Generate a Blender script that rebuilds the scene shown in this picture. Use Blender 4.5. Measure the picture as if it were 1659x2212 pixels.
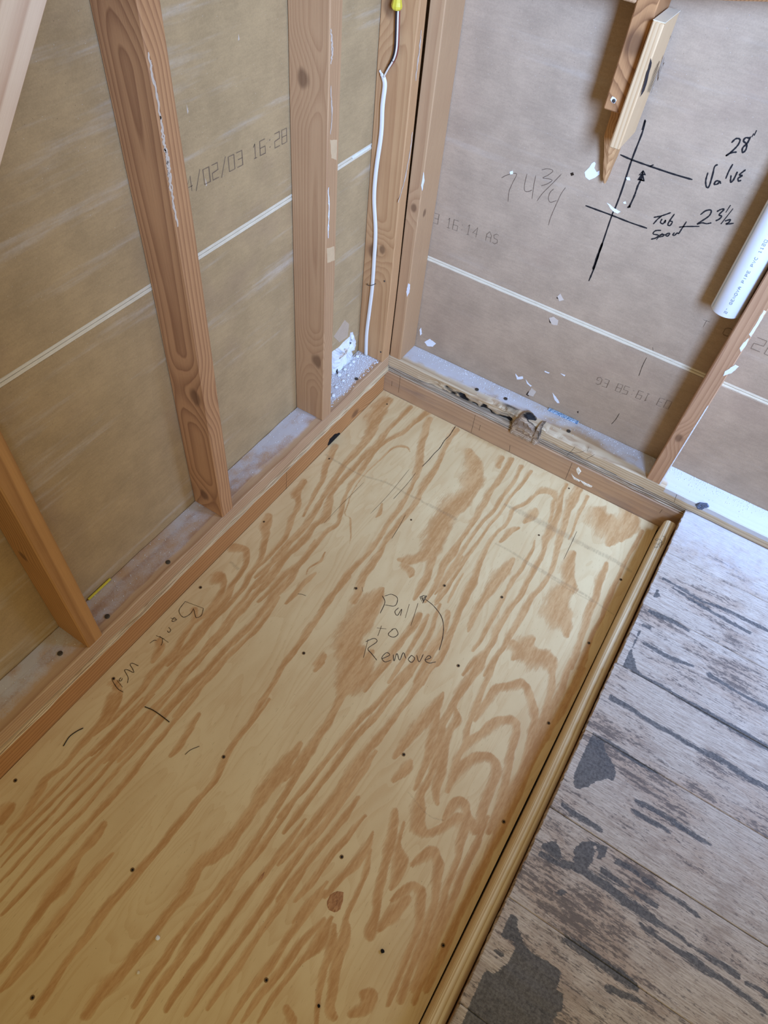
import bpy, math, random
import numpy as np
from mathutils import Vector, Matrix
random.seed(7); rng = np.random.default_rng(7)
scene = bpy.context.scene
for o in list(bpy.data.objects): bpy.data.objects.remove(o)
COL = scene.collection

# ------------------------------------------------------------------ camera
W, H, F = 1659, 2212, 1493.7
CAM = Vector((0.7615, -1.439, 1.4646)); ROT = (0.6600, -0.0828, 0.5651)
cd = bpy.data.cameras.new('camera'); cam = bpy.data.objects.new('camera', cd); COL.objects.link(cam)
cam.location = CAM; cam.rotation_euler = ROT
cd.sensor_fit = 'VERTICAL'; cd.sensor_height = 24.0; cd.lens = F / H * 24.0; cd.clip_start = 0.01
scene.camera = cam
# ------------------------------------------------------------------ world, light, exposure
wd = bpy.data.worlds.new('world'); scene.world = wd; wd.use_nodes = True
bg = wd.node_tree.nodes['Background']; bg.inputs[0].default_value = (1.0, 0.87, 0.54, 1); bg.inputs[1].default_value = 0.58
def area(name, loc, target, sx, sy, power, col):
    l = bpy.data.lights.new(name, 'AREA'); l.shape = 'RECTANGLE'; l.size = sx; l.size_y = sy; l.energy = power; l.color = col
    o = bpy.data.objects.new(name, l); COL.objects.link(o); o.location = loc
    o.rotation_euler = (Vector(target) - Vector(loc)).to_track_quat('-Z', 'Y').to_euler(); return o
wl_ = area('window_daylight', (1.90, 0.00, 1.40), (1.12, 0.00, 0.10), 0.5, 0.7, 19, (0.30, 0.50, 1.0)); wl_.data.spread = math.radians(80)
dl = area('doorway_daylight', (1.75, -1.80, 1.75), (0.32, 0.16, 1.02), 0.5, 0.9, 20, (0.34, 0.54, 1.0)); dl.data.spread = math.radians(60)
vs = scene.view_settings; vs.view_transform = 'Standard'; vs.look = 'None'; vs.gamma = 1.0; vs.exposure = 0.0; vs.use_curve_mapping = False

# ------------------------------------------------------------------ projection of a pixel onto a plane of the room
RM = Matrix.Rotation(ROT[2], 3, 'Z') @ Matrix.Rotation(ROT[1], 3, 'Y') @ Matrix.Rotation(ROT[0], 3, 'X')
def at(x, y, ax, val):
    d = RM @ Vector(((x - W / 2) / F, -(y - H / 2) / F, -1.0))
    return CAM + d * ((val - CAM[ax]) / d[ax])

# ------------------------------------------------------------------ node helper
def lin(c):
    return tuple(((v / 255) / 12.92 if v / 255 <= .04045 else ((v / 255 + .055) / 1.055) ** 2.4) for v in c) + (1,)
class N:
    def __init__(s, name, rough=0.7, spec=0.3):
        s.m = bpy.data.materials.new(name); s.m.use_nodes = True; s.t = s.m.node_tree
        s.b = s.t.nodes['Principled BSDF']; s.b.inputs['Roughness'].default_value = rough
        s.b.inputs['Specular IOR Level'].default_value = spec
    def new(s, t, **k):
        n = s.t.nodes.new(t)
        for a, v in k.items(): setattr(n, a, v)
        return n
    def put(s, sock, v):
        if isinstance(v, bpy.types.NodeSocket): s.t.links.new(v, sock)
        else: sock.default_value = v
    def math(s, op, a, b=0.0, c=0.0, clamp=False):
        n = s.new('ShaderNodeMath', operation=op, use_clamp=clamp); s.put(n.inputs[0], a); s.put(n.inputs[1], b); s.put(n.inputs[2], c); return n.outputs[0]
    def pos(s): return s.new('ShaderNodeNewGeometry').outputs['Position']
    def normal(s): return s.new('ShaderNodeNewGeometry').outputs['True Normal']
    def map(s, v, scale=(1, 1, 1), loc=(0, 0, 0), rot=(0, 0, 0)):
        n = s.new('ShaderNodeMapping'); s.put(n.inputs[0], v); n.inputs[1].default_value = loc; n.inputs[2].default_value = rot; n.inputs[3].default_value = scale; return n.outputs[0]
    def sep(s, v):
        n = s.new('ShaderNodeSeparateXYZ'); s.put(n.inputs[0], v); return n.outputs
    def noise(s, v, scale=1.0, detail=2.0, rough=0.5, dist=0.0):
        n = s.new('ShaderNodeTexNoise'); s.put(n.inputs['Vector'], v); n.inputs['Scale'].default_value = scale; n.inputs['Detail'].default_value = detail
        n.inputs['Roughness'].default_value = rough; n.inputs['Distortion'].default_value = dist; return n.outputs[0]
    def voro(s, v, scale):
        n = s.new('ShaderNodeTexVoronoi'); s.put(n.inputs['Vector'], v); n.inputs['Scale'].default_value = scale; return n.outputs['Distance']
    def ramp(s, f, stops, mode='LINEAR'):
        n = s.new('ShaderNodeValToRGB'); s.put(n.inputs[0], f); cr = n.color_ramp; cr.interpolation = mode
        while len(cr.elements) < len(stops): cr.elements.new(0.5)
        for e, (p, c) in zip(cr.elements, stops): e.position = p; e.color = c if len(c) == 4 else tuple(c) + (1,)
        return n.outputs[0]
    def step(s, f, a, b):       # smoothstep a..b -> 0..1
        n = s.new('ShaderNodeMapRange', interpolation_type='SMOOTHSTEP'); s.put(n.inputs[0], f)
        n.inputs[1].default_value = a; n.inputs[2].default_value = b; return n.outputs[0]
    def mix(s, f, a, b, blend='MIX'):
        n = s.new('ShaderNodeMix', data_type='RGBA', blend_type=blend); s.put(n.inputs[0], f); s.put(n.inputs[6], a); s.put(n.inputs[7], b); return n.outputs[2]
    def attr(s, name): return s.new('ShaderNodeAttribute', attribute_name=name).outputs['Fac']
    def bump(s, h, strength=0.3, dist=0.002):
        n = s.new('ShaderNodeBump'); s.put(n.inputs['Height'], h); n.inputs['Strength'].default_value = strength; n.inputs['Distance'].default_value = dist
        s.t.links.new(n.outputs[0], s.b.inputs['Normal'])
    def col(s, c): s.put(s.b.inputs['Base Color'], c); return s.m
def flat(name, c, rough=0.6, metal=0.0, spec=0.3, amount=0.12):
    n = N(name, rough, spec); n.b.inputs['Metallic'].default_value = metal
    k = n.noise(n.pos(), 60, 3); c = lin(c)
    return n.col(n.mix(k, tuple(v * (1 - amount) for v in c[:3]) + (1,), tuple(min(1, v * (1 + amount)) for v in c[:3]) + (1,)))

AX = {'x': 0, 'y': 1, 'z': 2}
def wood(name, light, dark, axis='z', pith=(0, 0, 0), freq=90, warp=0.012, contrast=1.0, knots=(), dust=0.0, stain=None, rough=0.65, fibre=0.22, seed=0.0, rot=None):
    """solid timber: growth rings about a pith line, fibres, knots; 'dust' and 'dark' attributes when given"""
    n = N(name, rough, 0.25); p = n.pos(); a = AX[axis]
    if rot: p = n.map(p, rot=rot)
    sc = [1, 1, 1]; sc[a] = 0.07
    q = n.map(p, scale=sc, loc=tuple(-pith[i] * sc[i] for i in range(3)))
    w = n.noise(n.map(q, loc=(seed, seed * 2, 0)), 9, 2, .5)
    w2 = n.noise(n.map(q, loc=(seed * 3, 1, seed)), 45, 2, .5)
    pos = n.sep(q); tr = [i for i in range(3) if i != a]
    r = n.math('SQRT', n.math('ADD', n.math('POWER', n.math('ABSOLUTE', pos[tr[0]]), 2.0), n.math('POWER', n.math('ABSOLUTE', pos[tr[1]]), 2.0)))
    r = n.math('ADD', r, n.math('MULTIPLY', n.math('SUBTRACT', w, .5), warp * 4)); r = n.math('ADD', r, n.math('MULTIPLY', n.math('SUBTRACT', w2, .5), warp * .5))
    kn = None
    for (kx, ky, kz, kr) in knots:
        es = [1 / kr] * 3; es[a] = .7 / kr
        v = n.new('ShaderNodeVectorMath', operation='LENGTH'); n.put(v.inputs[0], n.map(p, scale=es, loc=(-kx * es[0], -ky * es[1], -kz * es[2])))
        d = n.math('ADD', v.outputs['Value'], n.math('MULTIPLY', n.math('SUBTRACT', w2, .5), .9))
        k1 = n.math('SUBTRACT', 1.0, n.step(d, 0.45, 1.0)); bend = n.math('MULTIPLY', n.math('SUBTRACT', 1.0, n.step(d, 0.2, 4.0)), kr * .9)
        r = n.math('ADD', r, bend); kn = k1 if kn is None else n.math('MAXIMUM', kn, k1)
    ph = n.math('FRACT', n.math('MULTIPLY', r, freq))
    band = n.ramp(ph, [(0, (0.05,) * 3), (.35, (.18,) * 3), (.78, (.75,) * 3), (.88, (1,) * 3), (1, (.05,) * 3)])
    fs = [420, 420, 420]; fs[a] = 9
    fib = n.noise(n.map(p, scale=fs), 1, 3, .6)
    big = n.noise(n.map(p, scale=(7, 7, 7)), 1, 3)
    f = n.math('ADD', n.math('MULTIPLY', band, .75 * contrast), n.math('MULTIPLY', n.math('SUBTRACT', fib, .5), fibre * 2.2))
    f = n.math('ADD', f, n.math('MULTIPLY', n.math('SUBTRACT', big, .5), .55), clamp=True)
    c = n.mix(f, lin(light), lin(dark))
    if kn is not None: c = n.mix(n.math('MULTIPLY', kn, .62), c, lin((88, 58, 40)))
    if stain:   # weathered patches
        sm = n.step(n.noise(n.map(p, scale=tuple(3 if i == a else 22 for i in range(3)), loc=(seed, 3, 1)), 1, 4, .65), .48, .68)
        c = n.mix(n.math('MULTIPLY', sm, stain[1]), c, lin(stain[0]))
    if dust:
        da = n.attr('dust'); dk = n.attr('dark'); sp = n.noise(p, 330, 3, .7); big2 = n.noise(p, 30, 4, .6)
        dm = n.math('MULTIPLY', da, n.math('ADD', n.math('MULTIPLY', sp, .9), n.math('MULTIPLY', big2, 1.0)))
        c = n.mix(n.math('MULTIPLY', n.step(dm, .18, .75), dust), c, lin((205, 207, 211)))
        c = n.mix(n.step(n.math('MULTIPLY', dk, n.math('ADD', .45, n.math('MULTIPLY', fib, 1.1))), .25, .7), c, lin((26, 23, 22)))
    n.bump(n.math('ADD', fib, n.math('MULTIPLY', band, .5)), .25, .0012)
    return n.col(c)

# ------------------------------------------------------------------ mesh helpers
def mesh_obj(name, verts, faces, mat, parent=None, origin=None, attrs=None, smooth=False, mats=None, midx=None):
    v = np.asarray(verts, float)
    if parent is not None: org = np.array(parent['_o'] if '_o' in parent else parent.location)
    elif origin is not None: org = np.asarray(origin, float)
    else: org = np.array([(v[:, 0].min() + v[:, 0].max()) / 2, (v[:, 1].min() + v[:, 1].max()) / 2, v[:, 2].min()])
    me = bpy.data.meshes.new(name); me.from_pydata((v - org).tolist(), [], [tuple(int(i) for i in f) for f in faces]); me.validate()
    for k, a in (attrs or {}).items():
        at_ = me.attributes.new(k, 'FLOAT', 'POINT'); at_.data.foreach_set('value', np.asarray(a, np.float32))
    for m in (mats or [mat]): me.materials.append(m)
    if midx is not None: me.polygons.foreach_set('material_index', np.asarray(midx, np.int32))
    if smooth: me.polygons.foreach_set('use_smooth', [True] * len(me.polygons))
    me.update()
    o = bpy.data.objects.new(name, me); COL.objects.link(o)
    if parent is not None: o.parent = parent          # local frame = the thing's frame
    else: o.location = org.tolist()
    o['_o'] = org.tolist()
    return o
def thing(name, label, cat, loc, group=None):
    o = bpy.data.objects.new(name, None); COL.objects.link(o); o.location = loc; o.empty_display_size = .05; o['_o'] = list(loc)
    return tag(o, label, cat, group)
def tag(o, label, cat, group=None):
    o['label'] = label; o['category'] = cat
    if group: o['group'] = group
    return o
def struct(o): o['kind'] = 'structure'; return o
def lines(a, b, step, edge=0.0015):
    n = max(1, int(round((b - a) / step))); L = list(np.linspace(a, b, n + 1))
    if edge and b - a > 4 * edge: L = sorted(set(L + [a + edge, b - edge]))
    return np.array(L)
def gridbox(x0, x1, y0, y1, z0, z1, step=(.05, .05, .05), edge=.0015, jitter=0.0, top_only=False):
    """box whose six faces are grids sharing vertices; the outermost lines are pulled in to soften the arrises"""
    g = [lines(x0, x1, step[0], edge), lines(y0, y1, step[1], edge), lines(z0, z1, step[2], edge)]
    n = [len(q) for q in g]; idx = {}; V = []
    def vid(i, j, k):
        if (i, j, k) not in idx:
            idx[(i, j, k)] = len(V); V.append((g[0][i], g[1][j], g[2][k]))
        return idx[(i, j, k)]
    Fc = []
    for k, fl in ((0, True), (n[2] - 1, False)):
        for i in range(n[0] - 1):
            for j in range(n[1] - 1):
                q = [vid(i, j, k), vid(i + 1, j, k), vid(i + 1, j + 1, k), vid(i, j + 1, k)]; Fc.append(q[::-1] if fl else q)
    for j, fl in ((0, False), (n[1] - 1, True)):
        for i in range(n[0] - 1):
            for k in range(n[2] - 1):
                q = [vid(i, j, k), vid(i + 1, j, k), vid(i + 1, j, k + 1), vid(i, j, k + 1)]; Fc.append(q[::-1] if fl else q)
    for i, fl in ((0, True), (n[0] - 1, False)):
        for j in range(n[1] - 1):
            for k in range(n[2] - 1):
                q = [vid(i, j, k), vid(i, j + 1, k), vid(i, j + 1, k + 1), vid(i, j, k + 1)]; Fc.append(q[::-1] if fl else q)
    V = np.array(V)
    if edge:
        c = np.array([(x0 + x1) / 2, (y0 + y1) / 2, (z0 + z1) / 2]); lo = np.array([x0, y0, z0]); hi = np.array([x1, y1, z1])
        on = (np.abs(V - lo) < 1e-9) | (np.abs(V - hi) < 1e-9); cnt = on.sum(1)
        sgn = np.sign(c - V) * on * (cnt >= 2)[:, None]; V = V + sgn * edge * .55
    if jitter: V = V + rng.normal(0, jitter, V.shape)
    return V, Fc
def vnoise(p, scale, seed=0):
    """cheap smooth value noise (numpy), p (n,3) -> 0..1"""
    q = np.asarray(p) * np.asarray(scale) + seed * 17.31; i = np.floor(q).astype(np.int64); f = q - i; f = f * f * (3 - 2 * f); out = 0
    for dx in (0, 1):
        for dy in (0, 1):
            for dz in (0, 1):
                h = (i[:, 0] + dx) * 374761393 + (i[:, 1] + dy) * 668265263 + (i[:, 2] + dz) * 2147483647 + seed * 974711
                h = (h ^ (h >> 13)) * 1274126177; h = ((h ^ (h >> 16)) & 0xffff) / 65535.0
                w = (f[:, 0] if dx else 1 - f[:, 0]) * (f[:, 1] if dy else 1 - f[:, 1]) * (f[:, 2] if dz else 1 - f[:, 2]); out = out + w * h
    return out
def catmull(P, n=6):
    P = [Vector(p) for p in P]
    if len(P) < 3: return P
    Q = [P[0] * 2 - P[1]] + P + [P[-1] * 2 - P[-2]]; out = []
    for i in range(1, len(Q) - 2):
        a, b, c, d = Q[i - 1:i + 3]
        for k in range(n):
            t = k / n; out.append(.5 * ((2 * b) + (c - a) * t + (2 * a - 5 * b + 4 * c - d) * t * t + (3 * b - a - 3 * c + d) * t ** 3))
    return out + [P[-1]]
def ribbons(name, polys, normal, width, mat, parent, lift=.0005, smooth=True):
    """pen strokes as thin ribbons lying on a surface"""
    nrm = Vector(normal); V = []; Fc = []
    for P in polys:
        P = catmull(P) if smooth and len(P) > 2 else [Vector(p) for p in P]
        b = len(V); m = len(P)
        for i, p in enumerate(P):
            t = (P[min(i + 1, m - 1)] - P[max(i - 1, 0)])
            if t.length < 1e-9: t = Vector((1, 0, 0))
            s = nrm.cross(t.normalized()).normalized(); w = width * .5 * (.8 + .4 * random.random()) * (.6 if i in (0, m - 1) else 1)
            V += [p + s * w + nrm * lift, p - s * w + nrm * lift]
        for i in range(m - 1): Fc.append((b + 2 * i, b + 2 * i + 1, b + 2 * i + 3, b + 2 * i + 2))
    return mesh_obj(name, [tuple(v) for v in V], Fc, mat, parent)
def tube(P, r, n=10, cap=True, flat_=1.0, nrm=None, smooth=True):
    P = catmull(P, 8) if smooth and len(P) > 2 else [Vector(p) for p in P]; V = []; Fc = []; m = len(P)
    rr = r if hasattr(r, '__len__') else [r] * m
    for i, p in enumerate(P):
        t = (P[min(i + 1, m - 1)] - P[max(i - 1, 0)]).normalized(); ref = Vector(nrm) if nrm else (Vector((0, 0, 1)) if abs(t.z) < .9 else Vector((1, 0, 0)))
        s = t.cross(ref).normalized(); u = s.cross(t).normalized(); R = rr[min(int(i * len(rr) / m), len(rr) - 1)]
        for k in range(n):
            a = 2 * math.pi * k / n; V.append(p + s * math.cos(a) * R + u * math.sin(a) * R * flat_)
    for i in range(m - 1):
        for k in range(n): Fc.append((i * n + k, i * n + (k + 1) % n, (i + 1) * n + (k + 1) % n, (i + 1) * n + k))
    if cap: Fc.append(tuple(range(n - 1, -1, -1))); Fc.append(tuple((m - 1) * n + k for k in range(n)))
    return [tuple(v) for v in V], Fc
def join(parts):
    V = []; Fc = []
    for v, f in parts:
        b = len(V); V += [tuple(q) for q in v]; Fc += [tuple(i + b for i in q) for q in f]
    return V, Fc
def jag(P, nrm, seg=.004, j=.0011):
    """subdivide an outline and roughen it in its plane"""
    P = [Vector(p) for p in P]; nrm = Vector(nrm); Q = []
    for i in range(len(P)):
        a, b = P[i], P[(i + 1) % len(P)]; L = (b - a).length; n = max(1, min(8, int(L / seg))); side = nrm.cross(b - a).normalized() if L > 1e-9 else Vector()
        for k in range(n): Q.append(a.lerp(b, k / n) + side * random.uniform(-j, j) * (1 if k else .4))
    return Q
def scrape(P, normal, thick=.0006, j=.0006):
    """thin ragged layer: flat jagged outline with a thickness"""
    nrm = Vector(normal); Q = jag(P, nrm, .005, j); n = len(Q); ar = Vector()
    for i in range(n): ar += Q[i].cross(Q[(i + 1) % n])
    if ar.dot(nrm) < 0: Q = Q[::-1]
    V = [tuple(q - nrm * .0004) for q in Q] + [tuple(q + nrm * thick) for q in Q]
    return V, [tuple(range(n, 2 * n))] + [(i, (i + 1) % n, (i + 1) % n + n, i + n) for i in range(n)]
def flake(P, normal, thick=.003, rough=.3, base=-.0005):
    """irregular raised chip: outline on a surface, domed and roughened"""
    nrm = Vector(normal); Q = jag(P, nrm, .006, .0009); c = sum(Q, Vector()) / len(Q); n = len(Q); V = [q + nrm * base for q in Q]; Fc = []
    for s, hgt in ((.93, .55), (.6, 1.0), (.28, .9)):
        V += [c.lerp(q, s * random.uniform(.94, 1.04)) + nrm * thick * hgt * random.uniform(1 - rough, 1 + rough) for q in Q]
    V.append(c + nrm * thick * random.uniform(.7, 1.1))
    for l in range(3):
        for i in range(n): Fc.append((l * n + i, l * n + (i + 1) % n, (l + 1) * n + (i + 1) % n, (l + 1) * n + i))
    for i in range(n): Fc.append((3 * n + i, 3 * n + (i + 1) % n, 4 * n))
    ar = Vector()
    for i in range(n): ar += Q[i].cross(Q[(i + 1) % n])
    return [tuple(v) for v in V], [f[::-1] for f in Fc] if ar.dot(nrm) < 0 else Fc
def disc(c, normal, r, hgt=.0008, n=14, dome=True):
    nrm = Vector(normal).normalized(); s = nrm.orthogonal().normalized(); u = nrm.cross(s); c = Vector(c); V = []; Fc = []
    for rr, hh in ((r, -.0006), (r, hgt * .6), (r * .7, hgt)):
        for k in range(n): a = 2 * math.pi * k / n; V.append(tuple(c + s * math.cos(a) * rr + u * math.sin(a) * rr + nrm * hh))
    V.append(tuple(c + nrm * hgt * 1.1))
    for l in range(2):
        for k in range(n): Fc.append((l * n + k, l * n + (k + 1) % n, (l + 1) * n + (k + 1) % n, (l + 1) * n + k))
    for k in range(n): Fc.append((2 * n + k, 2 * n + (k + 1) % n, 3 * n))
    return V, Fc

# stroke font for the printed stamps (cell 0..1 wide, 0..1.5 high)
FONT = {'0': [[(0, 0), (1, 0), (1, 1.5), (0, 1.5), (0, 0)]], '1': [[(.2, 1.2), (.5, 1.5), (.5, 0)], [(.2, 0), (.8, 0)]], '2': [[(0, 1.5), (1, 1.5), (1, .8), (0, .7), (0, 0), (1, 0)]],
 '3': [[(0, 1.5), (1, 1.5), (1, 0), (0, 0)], [(.2, .75), (1, .75)]], '4': [[(.8, 0), (.8, 1.5), (0, .5), (1, .5)]], '5': [[(1, 1.5), (0, 1.5), (0, .8), (1, .75), (1, 0), (0, 0)]],
 '6': [[(1, 1.5), (0, 1.5), (0, 0), (1, 0), (1, .75), (0, .75)]], '7': [[(0, 1.5), (1, 1.5), (.4, 0)]], '8': [[(0, 0), (1, 0), (1, 1.5), (0, 1.5), (0, 0)], [(0, .75), (1, .75)]], '9': [[(0, 0), (1, 0), (1, 1.5), (0, 1.5), (0, .75), (1, .75)]],
 '/': [[(0, -.2), (1, 1.7)]], ':': [[(.4, .35), (.6, .4)], [(.4, 1.1), (.6, 1.15)]], 'A': [[(0, 0), (0, 1), (.5, 1.5), (1, 1), (1, 0)], [(0, .65), (1, .65)]], 'S': [[(1, 1.4), (.5, 1.5), (0, 1.2), (.2, .8), (.9, .7), (1, .3), (.5, 0), (0, .1)]],
 'E': [[(1, 1.5), (0, 1.5), (0, 0), (1, 0)], [(0, .75), (.8, .75)]], 'G': [[(1, 1.3), (.5, 1.5), (0, 1.2), (0, .3), (.5, 0), (1, .2), (1, .7), (.5, .7)]], 'T': [[(0, 1.5), (1, 1.5)], [(.5, 1.5), (.5, 0)]], 'O': [[(0, .2), (.3, 0), (.7, 0), (1, .3), (1, 1.2), (.7, 1.5), (.3, 1.5), (0, 1.2), (0, .2)]],
 'N': [[(0, 0), (0, 1.5), (1, 0), (1, 1.5)]], 'V': [[(0, 1.5), (.5, 0), (1, 1.5)]], 'P': [[(0, 0), (0, 1.5), (1, 1.4), (1, .8), (0, .7)]], 'I': [[(.5, 0), (.5, 1.5)]], 'C': [[(1, 1.4), (.4, 1.5), (0, 1), (0, .4), (.4, 0), (1, .1)]],
 'H': [[(0, 0), (0, 1.5)], [(1, 0), (1, 1.5)], [(0, .75), (1, .75)]], 'F': [[(0, 0), (0, 1.5), (1, 1.5)], [(0, .75), (.8, .75)]], '"': [[(.3, 1.5), (.3, 1.1)], [(.7, 1.5), (.7, 1.1)]], '@': [[(.2, .4), (.5, .2), (.8, .5), (.8, .9), (.5, 1.2), (.2, .9), (.2, .5), (.7, .8)]], '°': [[(.3, 1.2), (.6, 1.2), (.6, 1.5), (.3, 1.5), (.3, 1.2)]], ' ': []}
def stamp(text, pitch=1.45):
    out = []
    for i, ch in enumerate(text):
        for st in FONT[ch]: out.append([(x + i * pitch, y) for x, y in st])
    return out, len(text) * pitch

# ------------------------------------------------------------------ dimensions of the framing (metres)
HP, HS, HJ, D, S = .1346, .0957, .0788, .089, .038       # plate top, plate bottom / floor, subfloor bottom, stud depth, stud width
XJ, YJ, WP, WT = -.0067, -.0036, .8961, .931             # joist faces, panel edge, floor edge
ZL, ZE = .7235, .4274                                    # drywall joints
WX, WY = -D, D                                           # drywall faces

# ------------------------------------------------------------------ materials
def drywall_paper(name, base, smear=0.0, axis='y'):
    n = N(name, .85, .15); p = n.pos()
    f1 = n.noise(p, 14, 5, .6); f2 = n.noise(p, 420, 3, .7); f3 = n.noise(n.map(p, scale=(40, 40, 220)), 1, 3, .6)
    k = n.math('ADD', n.math('MULTIPLY', f1, .5), n.math('ADD', n.math('MULTIPLY', f2, .35), n.math('MULTIPLY', f3, .25)))
    b = lin(base); c = n.mix(n.step(k, .3, .8), tuple(v * .80 for v in b[:3]) + (1,), tuple(min(1, v * 1.16) for v in b[:3]) + (1,))
    c = n.mix(n.math('MULTIPLY', n.step(n.noise(n.map(p, loc=(3, 1, 2)), 5, 3), .55, .75), .28), c, lin((150, 122, 104)))
    speck = n.step(n.voro(p, 75), .07, .035); c = n.mix(n.math('MULTIPLY', speck, .5), c, lin((105, 84, 62)))
    if smear:
        st = n.noise(n.map(p, scale=(2, 2.2, 26), rot=(.12, 0, 0), loc=(0, .3, .4)), 1, 4, .65)
        fine = n.noise(p, 160, 3, .7)
        m = n.math('MULTIPLY', n.step(st, .54, .78), n.math('ADD', .25, n.math('MULTIPLY', fine, .9)))
        c = n.mix(n.math('MULTIPLY', m, smear), c, lin((214, 206, 196)))
        wsp = n.step(n.voro(n.map(p, loc=(.1, .2, .3)), 95), .06, .03); c = n.mix(n.math('MULTIPLY', wsp, .7), c, lin((215, 208, 196)))
    n.bump(n.math('ADD', f2, n.math('MULTIPLY', f3, .6)), .22, .0012)
    return n.col(c)
M = {}
M['paper_left'] = drywall_paper('kraft_drywall_paper_scuffed', (179, 152, 112), .62)
M['paper_right'] = drywall_paper('kraft_drywall_paper', (176, 152, 126), .16)
M['edge'] = flat('cream_drywall_edge', (224, 212, 186), .8, amount=.1)
M['plaster'] = flat('white_plaster', (232, 234, 236), .9, amount=.06)
M['residue'] = flat('plaster_residue', (206, 190, 172), .9, amount=.1)
M['scuff'] = flat('scuffed_paper', (190, 168, 142), .9, amount=.1)
M['marker'] = flat('black_marker', (30, 28, 30), .6, amount=.2)
M['pencil'] = flat('graphite', (58, 48, 38), .5, amount=.25)
M['pencil_wall'] = flat('graphite_on_paper', (104, 84, 68), .6, amount=.2)
M['ink'] = flat('stamp_ink', (124, 103, 82), .8, amount=.15)
M['steel'] = flat('dull_steel', (96, 92, 86), .45, .8, amount=.3)
M['dark_hole'] = flat('dark_countersink', (120, 92, 56), .8, amount=.25)
M['black'] = flat('charred_black', (20, 17, 16), .9, amount=.3)
M['hair'] = flat('dark_fibre', (44, 32, 22), .5)
M['pvc'] = flat('white_pvc', (236, 240, 244), .35, spec=.5, amount=.02)
M['pvc_ink'] = flat('grey_pipe_print', (112, 122, 140), .6)
M['blue_line'] = flat('pale_blue_line', (150, 190, 222), .5)
M['sheath'] = flat('white_cable_sheath', (226, 222, 214), .45, amount=.05)
M['wire_white'] = flat('white_wire', (220, 208, 190), .45)
M['wire_black'] = flat('black_wire', (38, 28, 30), .4)
M['wire_red'] = flat('copper_wire', (150, 86, 70), .4, .5)
M['yellow'] = flat('yellow_plastic', (214, 196, 64), .45, amount=.08)
M['blue_foam'] = None
n = N('blue_speckled_foam', .8); v = n.noise(n.pos(), 330, 2, .8)
M['blue_foam'] = n.col(n.ramp(v, [(.38, lin((62, 104, 150))), (.5, lin((140, 180, 214))), (.62, lin((216, 228, 238)))]))
M['grey_knot'] = flat('blue_grey_knot', (96, 104, 122), .8, amount=.35)
M['joist_dark'] = flat('dark_void', (34, 27, 22), .9)

SL, SD = (205, 152, 100), (152, 96, 58)
M['stud1'] = wood('pine_stud_orange', (192, 142, 88), (146, 100, 58), 'z', (-.10, -1.17, 0), 127, .006, knots=((-.06, -1.16, .42, .012),), seed=1)
M['stud2'] = wood('pine_stud_red', (192, 144, 100), (140, 96, 66), 'z', (-.040, -.800, 0), 157, .007, knots=((-.024, -.748, .505, .020), (-.048, -.748, .185, .016), (-.012, -.75, 1.20, .022)), seed=2)
M['stud3'] = wood('pine_stud_brown', (188, 148, 108), (158, 116, 82), 'z', (-.03, -.30, 0), 225, .006, knots=((-.055, -.341, .955, .016), (-.022, -.341, .33, .019)), seed=3, contrast=.7)
M['stud_c'] = wood('pine_stud_corner', (196, 152, 106), (158, 110, 72), 'z', (-.05, -.10, 0), 195, .006, knots=((-.07, -.039, 1.0, .02), (-.062, -.039, .47, .02), (-.035, -.039, .485, .012)), seed=4, contrast=.7)
M['stud_e'] = wood('pine_stud_corner_end', (188, 150, 110), (156, 114, 80), 'z', (.01, -.06, 0), 180, .008, knots=((.02, 0, .60, .010), (.035, .03, .58, .010)), seed=5, contrast=.7)
M['stud_r'] = wood('pine_stud_right', (188, 146, 110), (152, 110, 80), 'z', (.80, -.05, 0), 210, .008, knots=((.822, 0, .30, .013),), seed=6, contrast=.8)
M['stub'] = wood('old_brown_stub', (184, 134, 88), (120, 78, 48), 'z', (.40, -.13, 0), 190, .008, knots=((.413, 0, 1.045, .022),), seed=7)
M['scab'] = wood('pale_fresh_pine', (214, 182, 140), (180, 138, 92), 'z', (.52, -.10, 0), 190, .002, seed=8, contrast=1.0)
M['sliver'] = wood('split_wood', (198, 152, 104), (150, 104, 66), 'z', (.42, .02, 0), 260, .006, seed=9)
M['brace'] = wood('pale_brace_wood', (236, 212, 186), (194, 156, 130), 'z', rot=(.714, 0, 0), pith=(.03, -1.52, 0), freq=38, warp=.008, seed=10, fibre=.1)
M['plate_l'] = wood('dusty_plate_left', (196, 162, 124), (160, 118, 84), 'y', (-.05, 0, .02), 130, .008, dust=.8, seed=11)
M['plate_r'] = wood('dusty_plate_right', (206, 186, 152), (166, 134, 100), 'x', (0, .05, .02), 130, .008, dust=.85, seed=12)
M['ply_pale'] = wood('ply_pale_layer', (222, 198, 156), (176, 138, 94), 'y', (0, 0, 0), 300, .01, seed=13)
M['ply_dark'] = wood('ply_dark_layer', (170, 130, 90), (96, 70, 48), 'y', (0, 0, 0), 300, .01, seed=14)
M['ply_pale_r'] = wood('ply_pale_weathered', (206, 188, 160), (134, 110, 90), 'x', (0, 0, 0), 300, .01, seed=15, stain=((60, 52, 46), .55))
M['ply_dark_r'] = wood('ply_dark_weathered', (150, 124, 98), (74, 58, 48), 'x', (0, 0, 0), 300, .01, seed=16, stain=((40, 34, 30), .7))
M['joist_l'] = wood('rim_joist_left', (190, 138, 86), (148, 98, 56), 'y', (-.04, 0, .09), 120, .012, knots=((-.006, -.165, .022, .020),), seed=17)
M['joist_r'] = wood('rim_joist_right', (186, 150, 114), (150, 116, 86), 'x', (0, .03, -.03), 48, .028, seed=18, stain=((140, 118, 104), .6), contrast=.55)
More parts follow.
